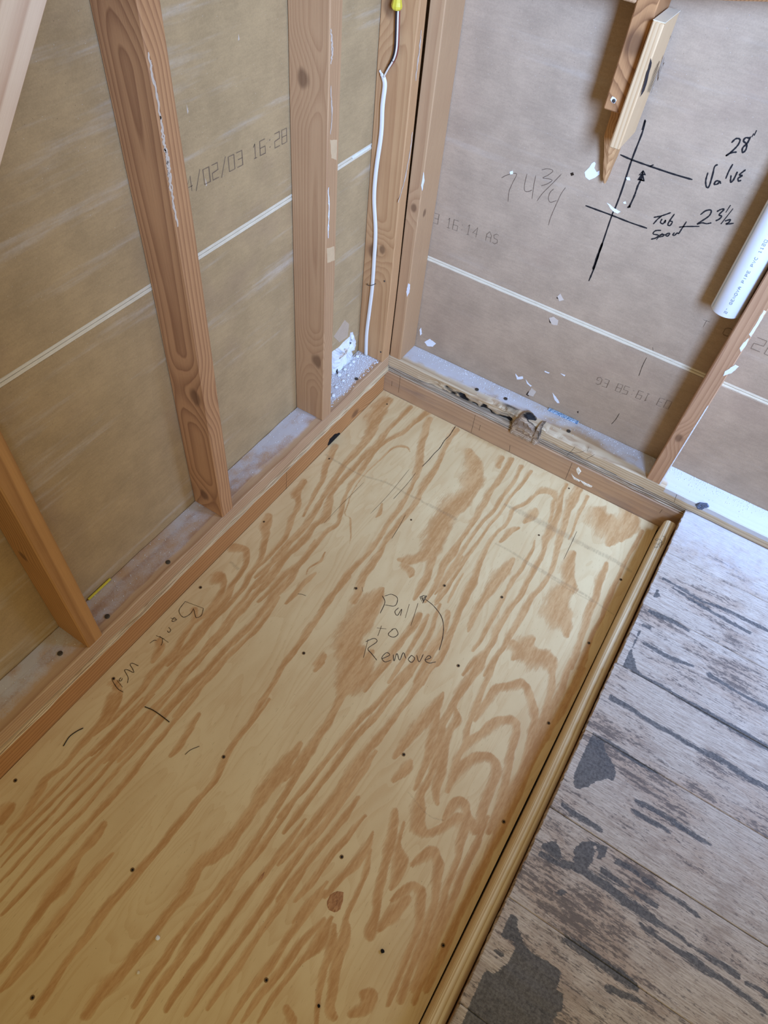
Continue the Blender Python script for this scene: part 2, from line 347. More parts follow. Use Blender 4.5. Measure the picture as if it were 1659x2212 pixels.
M['strip'] = wood('yellow_pine_moulding', (240, 222, 182), (200, 168, 118), 'y', (.893, 0, .005), 330, .0015, seed=19, rough=.5, contrast=1.5)

# plywood face veneer: contour bands are measured off the sheet ('grain'), fibres and pores are noise
n = N('plywood_face', .55, .3); p = n.pos()
g = n.attr('grain'); sm = n.attr('smudge')
fib = n.noise(n.map(p, scale=(430, 11, 1), rot=(0, 0, .05)), 1, 4, .7); fuz = n.noise(n.map(p, scale=(210, 48, 1), rot=(0, 0, .05)), 1, 3, .65); big = n.noise(n.map(p, scale=(9, 4, 1)), 1, 4, .6)
mid = n.noise(n.map(p, scale=(55, 5, 1), rot=(0, 0, .06)), 1, 4, .6, .4); low = n.noise(n.map(p, scale=(6.5, 1.3, 1), rot=(0, 0, .08), loc=(2, 1, 0)), 1, 3, .5, .35)
ge = n.math('ADD', g, n.math('MULTIPLY', n.math('SUBTRACT', fib, .5), .75)); ge = n.math('ADD', ge, n.math('MULTIPLY', n.math('SUBTRACT', fuz, .5), .55))
gm = n.step(ge, .30, .66)
thin = n.math('FRACT', n.math('MULTIPLY', low, 22.0)); thin = n.math('MULTIPLY', n.step(thin, .35, .95), n.step(n.math('ADD', fib, n.math('MULTIPLY', big, .6)), .55, .95))
light = n.mix(n.step(big, .3, .7), lin((222, 197, 147)), lin((212, 184, 134)))
light = n.mix(n.math('MULTIPLY', thin, .36), light, lin((198, 158, 106)))
dark = n.mix(n.step(n.math('ADD', n.math('MULTIPLY', mid, .6), n.math('MULTIPLY', fuz, .4)), .38, .62), lin((204, 163, 110)), lin((184, 137, 84)))
inner = n.step(g, .55, 1.0)
c = n.mix(n.math('MULTIPLY', gm, n.math('ADD', .68, n.math('MULTIPLY', inner, .3))), light, dark)
c = n.mix(n.math('MULTIPLY', n.step(n.math('MULTIPLY', sm, n.math('ADD', .15, n.noise(n.map(p, scale=(240, 70, 1)), 1, 3, .75))), .24, .7), .42), c, lin((124, 100, 74)))
pore = n.step(n.noise(n.map(p, scale=(650, 55, 1)), 1, 2, .5), .66, .76); c = n.mix(n.math('MULTIPLY', pore, .45), c, lin((140, 104, 66)))
spk = n.step(n.voro(n.map(p, scale=(1, .6, 1)), 62), .035, .018); c = n.mix(n.math('MULTIPLY', spk, .8), c, lin((84, 62, 40)))
n.bump(n.math('ADD', n.math('MULTIPLY', fib, .7), n.math('MULTIPLY', gm, .6)), .35, .0008)
M['veneer'] = n.col(c)

# weathered floor boards: bleached wood, dark adhesive streaks along the boards and traced patches ('stain')
def board_mat(i):
    n = N('weathered_board_%d' % i, .62, .35); p = n.pos(); st = n.attr('stain'); du = n.attr('dust')
    o = (0, i * 3.17, 0)
    fib = n.noise(n.map(p, scale=(26, 380, 1), loc=o), 1, 5, .7)
    fine = n.noise(n.map(p, scale=(95, 620, 1), loc=o), 1, 3, .75)
    big = n.noise(n.map(p, scale=(5, 10, 1), loc=o), 1, 4, .6)
    big2 = n.noise(n.map(p, scale=(9, 16, 1), loc=(4, i * 1.3, 0)), 1, 4, .65)
    strk = n.noise(n.map(p, scale=(9, 95, 1), loc=o), 1, 6, .72)
    spot = n.noise(n.map(p, scale=(80, 230, 1), loc=o), 1, 4, .75)
    c = n.mix(n.step(fib, .32, .68), lin((200, 186, 168)), lin((160, 143, 125)))
    c = n.mix(n.math('MULTIPLY', n.step(big, .42, .66), .55), c, lin((170, 142, 116)))
    c = n.mix(n.math('MULTIPLY', n.step(big2, .50, .68), .45), c, lin((134, 112, 94)))
    k = n.math('ADD', n.math('MULTIPLY', strk, .55), n.math('ADD', n.math('MULTIPLY', spot, .45), n.math('MULTIPLY', n.math('SUBTRACT', big, .5), .45)))
    k = n.math('SUBTRACT', k, n.math('MULTIPLY', du, .10))
    c = n.mix(n.math('MULTIPLY', n.step(k, .495, .59), .80), c, lin((84, 74, 67)))
    c = n.mix(n.math('MULTIPLY', n.step(fine, .585, .67), .7), c, lin((58, 50, 46)))
    s2 = n.math('ADD', st, n.math('MULTIPLY', n.math('SUBTRACT', n.math('ADD', n.math('MULTIPLY', spot, .5), n.math('MULTIPLY', fib, .5)), .5), 1.5))
    c = n.mix(n.math('MULTIPLY', n.step(s2, .34, .60), .90), c, n.mix(n.step(n.noise(p, 190, 5, .75), .35, .65), lin((58, 56, 54)), lin((98, 95, 91))))
    dm = n.math('MULTIPLY', du, n.math('ADD', .2, n.noise(p, 60, 4, .7)))
    c = n.mix(n.math('MULTIPLY', n.step(dm, .2, .9), .55), c, lin((206, 206, 208)))
    n.bump(n.math('ADD', fib, fine), .3, .0012)
    return n.col(c)

# ------------------------------------------------------------------ setting: walls, floor
def empty_struct(name, loc):
    o = bpy.data.objects.new(name, None); COL.objects.link(o); o.location = loc; o['_o'] = list(loc); o.empty_display_size = .05
    return struct(o)
wl = empty_struct('wall_left', (WX - .0127, -1.4, HP)); wr = empty_struct('wall_right', (1.0, WY + .0127, HP))
TH = .0127
def sheet(parent, left, a, b, z0, z1, edge_lo, edge_hi):
    """one gypsum board; where it meets the next board its paper-wrapped edge shows as a cream bevel"""
    if left: V, Fc = gridbox(WX - TH, WX, a, b, z0 + (.0072 if edge_lo else 0), z1 - (.0072 if edge_hi else 0), (.05, .6, .3), .0008)
    else: V, Fc = gridbox(a, b, WY, WY + TH, z0 + (.0072 if edge_lo else 0), z1 - (.0072 if edge_hi else 0), (.6, .05, .3), .0008)
    o = mesh_obj('drywall_sheet', V, Fc, M['paper_left' if left else 'paper_right'], parent)
    for on, zz, up in ((edge_lo, z0, 1), (edge_hi, z1, -1)):
        if not on: continue
        q0, q1 = (zz + .0006, zz + .0072) if up > 0 else (zz - .0072, zz - .0006)
        if left: V, Fc = gridbox(WX - TH, WX - .0004, a, b, q0, q1, (.05, .02, .01), .0012)
        else: V, Fc = gridbox(a, b, WY + .0004, WY + TH, q0, q1, (.02, .05, .01), .0012)
        V = V + (vnoise(V, (120, 120, 300), 3)[:, None] - .5) * np.array([.0008, .0008, .0006])
        mesh_obj('sheet_edge', V, Fc, M['edge'], o)
sheet(wl, True, -3.0, .1015, HP - .02, ZL, False, True); sheet(wl, True, -3.0, .1015, ZL, 2.44, True, False)
sheet(wr, False, -.1015, 2.3, HP - .02, ZE, False, True); sheet(wr, False, -.1015, 2.3, ZE, 2.44, True, False)

def poly_mask(P, px):
    """signed mask of a polygon (n,2) at points px (m,2)"""
    P = np.asarray(P); ins = np.zeros(len(px), bool); dist = np.full(len(px), 1e9)
    for i in range(len(P)):
        a, b = P[i], P[(i + 1) % len(P)]
        cond = ((a[1] > px[:, 1]) != (b[1] > px[:, 1])); den = (b[1] - a[1]) or 1e-12
        ins ^= cond & (px[:, 0] < (b[0] - a[0]) * (px[:, 1] - a[1]) / den + a[0])
        t = np.clip(((px - a) @ (b - a)) / max((b - a) @ (b - a), 1e-12), 0, 1); dist = np.minimum(dist, np.hypot(*(px - (a + t[:, None] * (b - a))).T))
    return np.where(ins, dist, -dist)
def streak_field(streaks, crops, z, px, soft=.35, wob=None, gain=1.0, fade=False):
    """strips (polyline + width, pixel coordinates of a crop) measured onto the plane z -> 0..1 at points px"""
    out = np.zeros(len(px))
    for key, pts in streaks:
        ox, oy, sc = crops[key]; Q = []
        im = [(ox + x * sc, oy + y * sc, w * sc) for x, y, w in pts]
        for i, (x, y, w) in enumerate(im):
            a = im[max(i - 1, 0)]; b = im[min(i + 1, len(im) - 1)]; t = Vector((b[0] - a[0], b[1] - a[1])).normalized()
            c = at(x, y, 2, z); e = at(x - t.y * w / 2, y + t.x * w / 2, 2, z); wdt = (e - c).xy
            tw = (at(x + t.x, y + t.y, 2, z) - c).xy.normalized(); Q.append((c.x, c.y, abs(wdt.x * tw.y - wdt.y * tw.x)))
        # smooth
        if fade:
            for e_, m_ in ((0, .6), (-1, .6)):
                if abs(Q[e_][0] - .45) < .40 and -1.6 < Q[e_][1] < -.06: Q[e_] = (Q[e_][0], Q[e_][1], Q[e_][2] * m_)
        C3 = catmull([Vector(q) for q in Q], 4) if len(Q) > 2 else [Vector(q) for q in Q]
        for a, b in zip(C3[:-1], C3[1:]):
            R = max(a.z, b.z) * 1.9 + .002
            m = (px[:, 0] > min(a.x, b.x) - R) & (px[:, 0] < max(a.x, b.x) + R) & (px[:, 1] > min(a.y, b.y) - R) & (px[:, 1] < max(a.y, b.y) + R)
            if not m.any(): continue
            q = px[m]; A = np.array([a.x, a.y]); B = np.array([b.x, b.y]); d = B - A; t = np.clip(((q - A) @ d) / max(d @ d, 1e-12), 0, 1)
            off = q - (A + t[:, None] * d); dd = np.hypot(*off.T); w = np.maximum(a.z + (b.z - a.z) * t, .0006)
            if wob is not None: w = w * wob[m]
            if fade:        # one crisp side, one side that fades out
                sg = np.sign(d[0] * off[:, 1] - d[1] * off[:, 0]); u = dd / w * sg
                v = np.where(u > 0, np.clip((1.25 - u) / .55, 0, 1), np.clip((1.7 + u) / 1.5, 0, 1)) * np.clip((1.8 - dd / w) / .6, 0, 1) * gain
            else: v = np.clip((1 + soft - dd / w) / (2 * soft), 0, 1) * gain
            out[m] = np.maximum(out[m], v)
    return out

# floor: wide boards running along x, cut off at the tub recess; joints open by a millimetre or two
CR = {'X': (850, 1380, .44118), 'Y': (700, 1750, .44118), 'D': (550, 850, .27125), 'C': (940, 960, .3014), 'G': (600, 900, .36166), 'E': (600, 1400, .36166), 'F': (0, 1500, .42194), 'B': (500, 1780, .3014), 'A': (200, 1150, .3014),
      'p': (1200, 1450, .27667), 'q': (950, 1812, .2411), 'r': (1259, 1812, .2411), 's': (1259, 1100, .2411)}
FL_POLY = [('p', [(240,490),(370,545),(390,620),(440,700),(470,780),(460,860),(400,840),(310,860),(250,910),(180,920),(130,880),(150,760),(200,640),(230,540)]),
 ('p', [(200,1330),(300,1320),(310,1400),(300,1480),(250,1550),(190,1560),(130,1470),(150,1380)]), ('p', [(310,1330),(400,1370),(400,1450),(330,1470)]),
 ('q', [(580,640),(690,690),(710,800),(760,930),(820,1020),(900,1080),(980,1100),(1090,1200),(1070,1290),(1040,1340),(1100,1400),(1100,1530),(1030,1600),(1030,1900),(-60,1900),(90,1659),(200,1430),(290,1240),(370,1120),(420,1190),(500,1210),(560,1150),(620,1080),(670,980),(650,920),(560,890),(490,880),(500,800),(545,740)]),
 ('q', [(450,930),(540,1000),(600,1040),(560,1080),(440,970)]), ('q', [(1045,460),(1085,430),(1130,470),(1130,500),(1090,510),(1050,490)]), ('q', [(900,20),(1060,20),(1080,110),(1110,160),(1050,190),(950,120),(900,80)]),
 ('s', [(630,720),(680,720),(695,780),(650,800),(600,780)]), ('s', [(450,1060),(520,1080),(480,1180),(440,1250),(460,1340),(490,1440),(560,1510),(720,1610),(600,1540),(430,1450),(300,1390),(330,1320),(370,1230),(420,1120)])]
FL_STRIP = [('p', [(380,170,40),(480,230,50),(600,300,45),(750,400,45),(900,480,50),(1100,600,50),(1300,700,60),(1500,830,50),(1659,920,50)]), ('p', [(600,0,30),(850,130,30),(1100,280,40),(1350,420,60),(1500,510,60),(1659,600,60)]),
 ('p', [(640,1020,50),(800,1100,50),(950,1190,50),(1100,1290,50),(1220,1360,20)]), ('p', [(610,1090,50),(700,1150,60),(840,1220,40),(900,1270,20)]), ('p', [(1200,30,40),(1400,150,30),(1659,290,30)]), ('p', [(0,1000,40),(150,1110,60),(350,1240,50)]), ('p', [(230,470,30),(420,560,40),(620,700,40),(800,800,20)]),
 ('r', [(-400,120,60),(-250,200,70),(-100,250,90),(60,320,90),(200,420,100),(350,540,100),(500,640,110),(620,720,90),(750,800,50),(880,880,40),(950,950,40)]), ('r', [(520,770,60),(600,840,80),(700,910,50),(850,1000,70),(980,1080,100),(1100,1170,90),(1220,1240,60),(1350,1330,70),(1500,1450,60),(1620,1560,70)]),
 ('r', [(980,960,40),(1150,1070,60),(1280,1150,70),(1390,1230,60)]), ('r', [(1460,1290,40),(1560,1340,60),(1659,1410,60)]), ('r', [(-150,900,90),(0,990,120),(150,1100,110),(300,1200,120),(430,1290,120),(480,1340,60)]), ('r', [(220,1340,90),(350,1390,80),(500,1450,50),(580,1490,30)]),
 ('r', [(180,290,80),(300,370,70),(400,430,50)]), ('r', [(480,480,50),(600,570,60),(660,600,50)]), ('r', [(540,360,60),(650,430,60),(750,490,50),(900,590,60),(1030,690,50)]), ('r', [(300,200,60),(420,260,50),(500,320,40)]),
 ('s', [(540,880,40),(650,940,50),(800,1000,50),(950,1090,30)]), ('s', [(480,1010,40),(600,1060,40)]), ('s', [(720,620,30),(900,720,30),(1060,820,30)]), ('s', [(560,1210,40),(760,1320,50),(980,1400,30)]), ('s', [(1080,830,20),(1280,900,40),(1500,1010,40),(1659,1090,30)]), ('s', [(800,700,24),(1000,830,30),(1300,1000,40),(1500,1110,30)])]
floor = empty_struct('floor', (1.6, -1.2, HS))
seams = [.100, -.164, -.347, -.530, -.713, -.896, -1.079, -1.262, -1.445, -1.628, -1.811, -1.994]
for i in range(len(seams) - 1):
    y1, y0 = seams[i] - (.0007 if i == 5 else .0003), seams[i + 1] + (.0007 if i == 4 else .0003)
    x0 = WT + random.uniform(-.001, .0015) if y0 > -1.9 else -3
    near = i < 8
    V, Fc = gridbox(x0, 2.3, y0, y1, HS - .019, HS, (.006 if near else .3, .0045 if near else .1, .02), .0012)
    top = V[:, 2] > HS - .002
    V[:, 2] += np.where(top, (vnoise(V, (6, 60, 1), i) - .5) * .0009, 0)
    if near: V[:, 0] += np.where(V[:, 0] < x0 + .0005, (vnoise(V, (1, 160, 90), i + 30) - .5) * .0035, 0)
    px = V[:, :2]; st = np.zeros(len(V))
    if near:
        wb = .75 + .6 * vnoise(V, (30, 160, 1), 5)
        st = np.maximum(st, streak_field(FL_STRIP, CR, HS, px, .55, wb, .68))
        for key, P in FL_POLY:
            ox, oy, sc = CR[key]; Pw = [tuple(at(ox + x * sc, oy + y * sc, 2, HS).xy) for x, y in P]
            sd = poly_mask(Pw, px) + (vnoise(V, (90, 190, 1), 8) - .5) * .006
            st = np.maximum(st, np.clip(sd / .005 + .4, 0, 1.0) * .9)
        st *= px[:, 0] > WT + .012 + .006 * vnoise(V, (1, 40, 1), 9)      # bare sawn margin along the cut
    du = np.exp(-((px[:, 1] - .04) / .22) ** 2) * 1.0 + .25 * np.exp(-((px[:, 0] - 1.25) ** 2 + (px[:, 1] + .7) ** 2) / .06) + .05
    mesh_obj('floor_board', V, Fc, board_mat(i), floor, attrs={'stain': st, 'dust': np.clip(du, 0, 1)})
# sub-base under the boards and under the tub recess (dark void)
V, Fc = gridbox(-.2, 2.3, -3.0, .12, -.06, -.0187, (3, 3, 1), .001)
struct(mesh_obj('floor', V, Fc, M['joist_dark']))

def lumber(name, box, mat, label, cat, group=None, step=(.02, .02, .06), wob=.0006, lean=None, attrs=None, shape=None):
    V, Fc = gridbox(*box, step=step, edge=.0022)
    V = V + (np.stack([vnoise(V, (25, 25, 9), 41 + k) for k in range(3)], 1) - .5) * wob * 2
    if shape is not None: V = shape(V)
    if lean is not None: V = V + lean(V)
    org = (np.mean(box[0:2]), np.mean(box[2:4]), box[4])
    root = thing(name, label, cat, org, group)
    at_ = {k: f(V) for k, f in (attrs or {}).items()}
    mesh_obj('timber', V, Fc, mat, root, attrs=at_)
    return root
Y1, Y2, Y3, YC, XE, XR = -1.1398, -.7276, -.3222, -.0394, .0354, .8042
G_L = 'studs of the left wall'
TOP = 2.44
stud1 = lumber('wall_stud', (WX + .001, 0, Y1 - S / 2, Y1 + S / 2, HP, TOP), M['stud1'], 'orange-brown pine stud at the far left edge, nearest the camera', 'stud', G_L)
stud2 = lumber('wall_stud', (WX + .001, 0, Y2 - S / 2, Y2 + S / 2, HP, TOP), M['stud2'], 'reddish pine stud with white plaster streak, second from the left edge', 'stud', G_L,
               lean=lambda V: np.stack([np.zeros(len(V)), .004 * np.exp(-((V[:, 2] - .75) / .35) ** 2), np.zeros(len(V))], 1))
stud3 = lumber('wall_stud', (WX + .001, 0, Y3 - S / 2, Y3 + S / 2, HP, TOP), M['stud3'], 'brown pine stud left of the white cable, with an oval knot low down', 'stud', G_L)
studc = lumber('wall_stud', (WX + .001, 0, YC, -.0012, HP, TOP), M['stud_c'], 'pine corner stud of the left wall with white cable stapled to it', 'stud', G_L,
               lean=lambda V: np.stack([np.zeros(len(V)), -.0075 * np.clip((V[:, 2] - .42) / .55, 0, 1.2) * (V[:, 1] > -.02), np.zeros(len(V))], 1))
stude = lumber('wall_stud', (-.0008, XE, .0, WY - .001, HP, TOP), M['stud_e'], 'pine corner stud of the end wall, right of the black gap', 'stud', 'studs of the end wall')
studr = lumber('wall_stud', (XR, XR + S, .0, WY - .001, HP, TOP), M['stud_r'], 'pine stud right of the white plastic pipe with white smears', 'stud', 'studs of the end wall')
# unseen top plates, added to keep overhead light out of the wall cavities
lumber('added_top_plate', (WX, 0, -3.0, .10, TOP, TOP + .038), M['stud_c'], 'unseen pine top plate added over the left wall studs to stop light', 'plate', step=(.05, .3, .05))
lumber('added_top_plate', (0.0005, 2.3, 0, WY + .012, TOP, TOP + .038), M['stud_e'], 'unseen pine top plate added over the end wall studs to stop light', 'plate', step=(.3, .05, .05))

# sole plates
def gauss(V, x, y, rx, ry): return np.exp(-((V[:, 0] - x) / rx) ** 2 - ((V[:, 1] - y) / ry) ** 2)
def dust_l(V):
    up = V[:, 2] > HP - .006; n1 = vnoise(V, (70, 35, 1), 2)
    d = .42 + .9 * gauss(V, -.06, -.16, .09, .12) + .55 * gauss(V, -.08, -.42, .05, .16) + .35 * gauss(V, -.075, -.74, .03, .1) + .42 * gauss(V, -.08, -1.3, .05, .2)
    edge = np.clip((-V[:, 0] - .006 - .010 * vnoise(V, (1, 22, 1), 19)) / .014, 0, 1)
    return up * d * edge * (.55 + .7 * n1)
def dark_l(V):
    low = np.clip((HS + .007 - V[:, 2]) / .008, 0, 1) * (V[:, 0] > -.01); return low * .55 * (vnoise(V, (1, 45, 1), 6) > .55)
lumber('sole_plate', (WX, 0, -3.0, -.0008, HS + .0014, HP), M['plate_l'], 'dusty sole plate along the left wall under the studs', 'plate', step=(.008, .008, .008), wob=.0011, attrs={'dust': dust_l, 'dark': dark_l})
XK0, XK1 = .415, .505                                   # broken knot in the end plate
def shape_r(V):
    V = V.copy(); x = V[:, 0]; fr = np.clip(1 - V[:, 1] / .030, 0, 1)
    nz = vnoise(V, (70, 70, 130), 12); rot = np.clip((x - .10) / .10, 0, 1) * np.clip((XK0 + .004 - x) / .012, 0, 1)
    low = np.clip((HP - .007 - V[:, 2]) / .012, 0, 1) + np.clip((x - .27) / .10, 0, 1) * .9
    V[:, 1] += fr * rot * np.clip(low, 0, 1) * (.004 + .016 * nz)
    V[:, 2] -= fr * rot * np.clip((x - .29) / .08, 0, 1) * (V[:, 2] > HP - .004) * .012 * nz
    r2 = np.clip((x - XK1) / .01, 0, 1) * np.clip((.78 - x) / .2, 0, 1); V[:, 2] -= fr * r2 * (V[:, 2] > HP - .006) * (.004 + .006 * nz)
    V[:, 1] += fr * r2 * (V[:, 2] < HS + .01) * .006 * nz
    return V
def dust_r(V):
    up = V[:, 2] > HP - .016; n1 = vnoise(V, (45, 60, 1), 3); d = .95 - 1.0 * gauss(V, .60, .015, .13, .045) - .55 * gauss(V, .36, .01, .12, .03) + .1 * (V[:, 0] > .85)
    edge = np.where(V[:, 0] > .86, np.clip((V[:, 1] + .02) / .02, 0, 1), np.clip((V[:, 1] - .010) / .025, 0, 1))
    return up * np.clip(d, 0, 1.3) * edge * (.65 + .6 * n1)
def dark_r(V):
    x = V[:, 0]; nz = vnoise(V, (17, 60, 150), 14); rot = np.clip((x - .09) / .12, 0, 1) * np.clip((XK0 + .01 - x) / .012, 0, 1)
    a = rot * np.clip((V[:, 1] - .006) / .010, 0, 1) * (V[:, 1] < .04) * np.clip((HP - .016 - V[:, 2]) / .010, 0, 1) * 1.15 * np.clip(nz * 1.6 + .1, 0, 1)
    a += np.clip((x - .32) / .06, 0, 1) * np.clip((XK0 + .01 - x) / .01, 0, 1) * (V[:, 1] < .035) * .62 * nz
    b = (x > XK1) * (x < .92) * (V[:, 1] < .012) * np.clip((HS + .006 - V[:, 2]) / .005, 0, 1) * (vnoise(V, (38, 1, 1), 15) > .5) * 1.2
    return np.clip(a + b, 0, 1.3)
plate_r = lumber('sole_plate', (WX, 2.3, 0, WY, HS + .0013, HP), M['plate_r'], 'white-dusted sole plate along the end wall with a broken knot and black rot', 'plate', step=(.005, .006, .005), wob=.0009, shape=shape_r, attrs={'dust': dust_r, 'dark': dark_r})
# broken knot: a ridged lump standing proud of the plate's front, with a dark hollow on top
def knot_lump():
    V = []; Fc = []; nu, nv = 22, 14
    for j in range(nv + 1):
        t = j / nv                                        # 0 front bottom .. 1 over the top to the back
        for i in range(nu + 1):
            s = i / nu; x = XK0 + (XK1 - XK0) * s
            arch = math.sin(math.pi * min(1, s * 1.08) ** .72) ** .55 if 0 < s < .926 else 0.0
            if s > .8: arch = max(arch, .85 * (1 - max(0, (s - .93) / .07)))
            zt = HJ + .010 + (.062 * arch)
            if t < .55: y = -.014 * min(1, arch * 1.4) - .002 + .0016 * math.sin(t * 60); z = HJ + .004 + (zt - HJ - .004) * (t / .55)
            else:
                u = (t - .55) / .45; y = -.014 * min(1, arch * 1.4) + .046 * u; z = zt + .004 * math.sin(u * math.pi) - .020 * math.exp(-((u - .45) / .22) ** 2 - ((s - .5) / .2) ** 2) - u * .006
            q = np.array([[x, y, z]]); nz = float(vnoise(q, (160, 160, 160), 21)[0]) - .5
            V.append((x + nz * .003, y + nz * .005, z + nz * .003))
    for j in range(nv):
        for i in range(nu): a = j * (nu + 1) + i; Fc.append((a, a + 1, a + nu + 2, a + nu + 1))
    V = np.array(V); b = len(V)                           # close the back and the sides so that it is a solid
    ring = [j * (nu + 1) for j in range(nv + 1)]; ring2 = [j * (nu + 1) + nu for j in range(nv + 1)]
    V = np.vstack([V, [[XK0, .03, HJ + .004], [XK1, .03, HJ + .004]]])
    for a, c in zip(ring[:-1], ring[1:]): Fc.append((a, c, b))
    for a, c in zip(ring2[:-1], ring2[1:]): Fc.append((c, a, b + 1))
    hollow = np.exp(-((V[:, 0] - .458) / .026) ** 2 - ((V[:, 1] - .010) / .020) ** 2) * 1.15 * (V[:, 2] > HP - .02) + .55 * np.clip((V[:, 0] - .488) / .012, 0, 1)
    return V, Fc, {'dust': np.zeros(len(V)), 'dark': hollow * (V[:, 2] > HJ + .02)}
V, Fc, A = knot_lump()
M['knot'] = wood('weathered_knot', (186, 162, 132), (110, 86, 68), 'x', (.46, .01, .10), 330, .012, dust=.5, seed=22, stain=((90, 74, 66), .5))
k = mesh_obj('broken_knot', V, Fc, M['knot'], plate_r, attrs=A); k['label'] = 'broken dark-hearted knot'

# thin plywood subfloor between plate and joist: five plies each
def ply_strip(left):
    box = (WX, .0015, -3.0, -.0008) if left else (WX, WT - .001, -.0015 + .0022, WY)
    root = thing('subfloor_strip', 'splintered plywood subfloor edge under the left sole plate' if left else 'weathered grey plywood subfloor edge under the end wall plate', 'plywood strip', ((box[0] + box[1]) / 2, (box[2] + box[3]) / 2, HJ))
    t = (HS - HJ) / 5
    for i in range(5):
        z0 = HJ + i * t + .0002; z1 = z0 + t - .0004
        V, Fc = gridbox(*box, z0, z1, step=(.02, .008, .01) if left else (.008, .02, .01), edge=.0005)
        nz = vnoise(V, (70, 26, 300) if left else (26, 70, 300), 50 + i) - .5; off = (-.0042 if i % 2 else 0.0) + nz * .006
        if left: V[:, 0] += np.where(V[:, 0] > -.01, off, 0); V[:, 2] += np.where(V[:, 0] > -.01, nz * .0012, 0)
        else: V[:, 1] -= np.where(V[:, 1] < .01, off, 0); V[:, 2] += np.where(V[:, 1] < .01, nz * .0012, 0)
        mesh_obj('ply', V, Fc, M[('ply_dark' if i % 2 else 'ply_pale') + ('' if left else '_r')], root)
ply_strip(True); ply_strip(False)
lumber('rim_joist', (WT + .001, WT + .039, -1.9, YJ - .001, -.018, HS - .0195), M['joist_r'], 'dark joist face under the cut edge of the board floor', 'joist', step=(.02, .1, .02), wob=.0004)
jl = lumber('rim_joist', (XJ - .04, XJ, -3.0, YJ - .0004, -.018, HJ - .0015), M['joist_l'], 'orange-brown joist face below the left sole plate with a black knot', 'joist', step=(.02, .02, .02), wob=.0009)
jr = lumber('rim_joist', (WX, WT + .06, YJ, .035, -.018, HJ - .0015), M['joist_r'], 'grey-brown joist face below the end wall plate with pencil ticks', 'joist', step=(.02, .02, .02), wob=.0009)
V, Fc = flake([at(*q, 0, XJ) for q in ((706,963),(712,948),(722,938),(734,934),(736,940),(726,950),(716,960))], (1, 0, 0), .0012, .4)
mesh_obj('dark_knot', V, Fc, M['black'], jl)

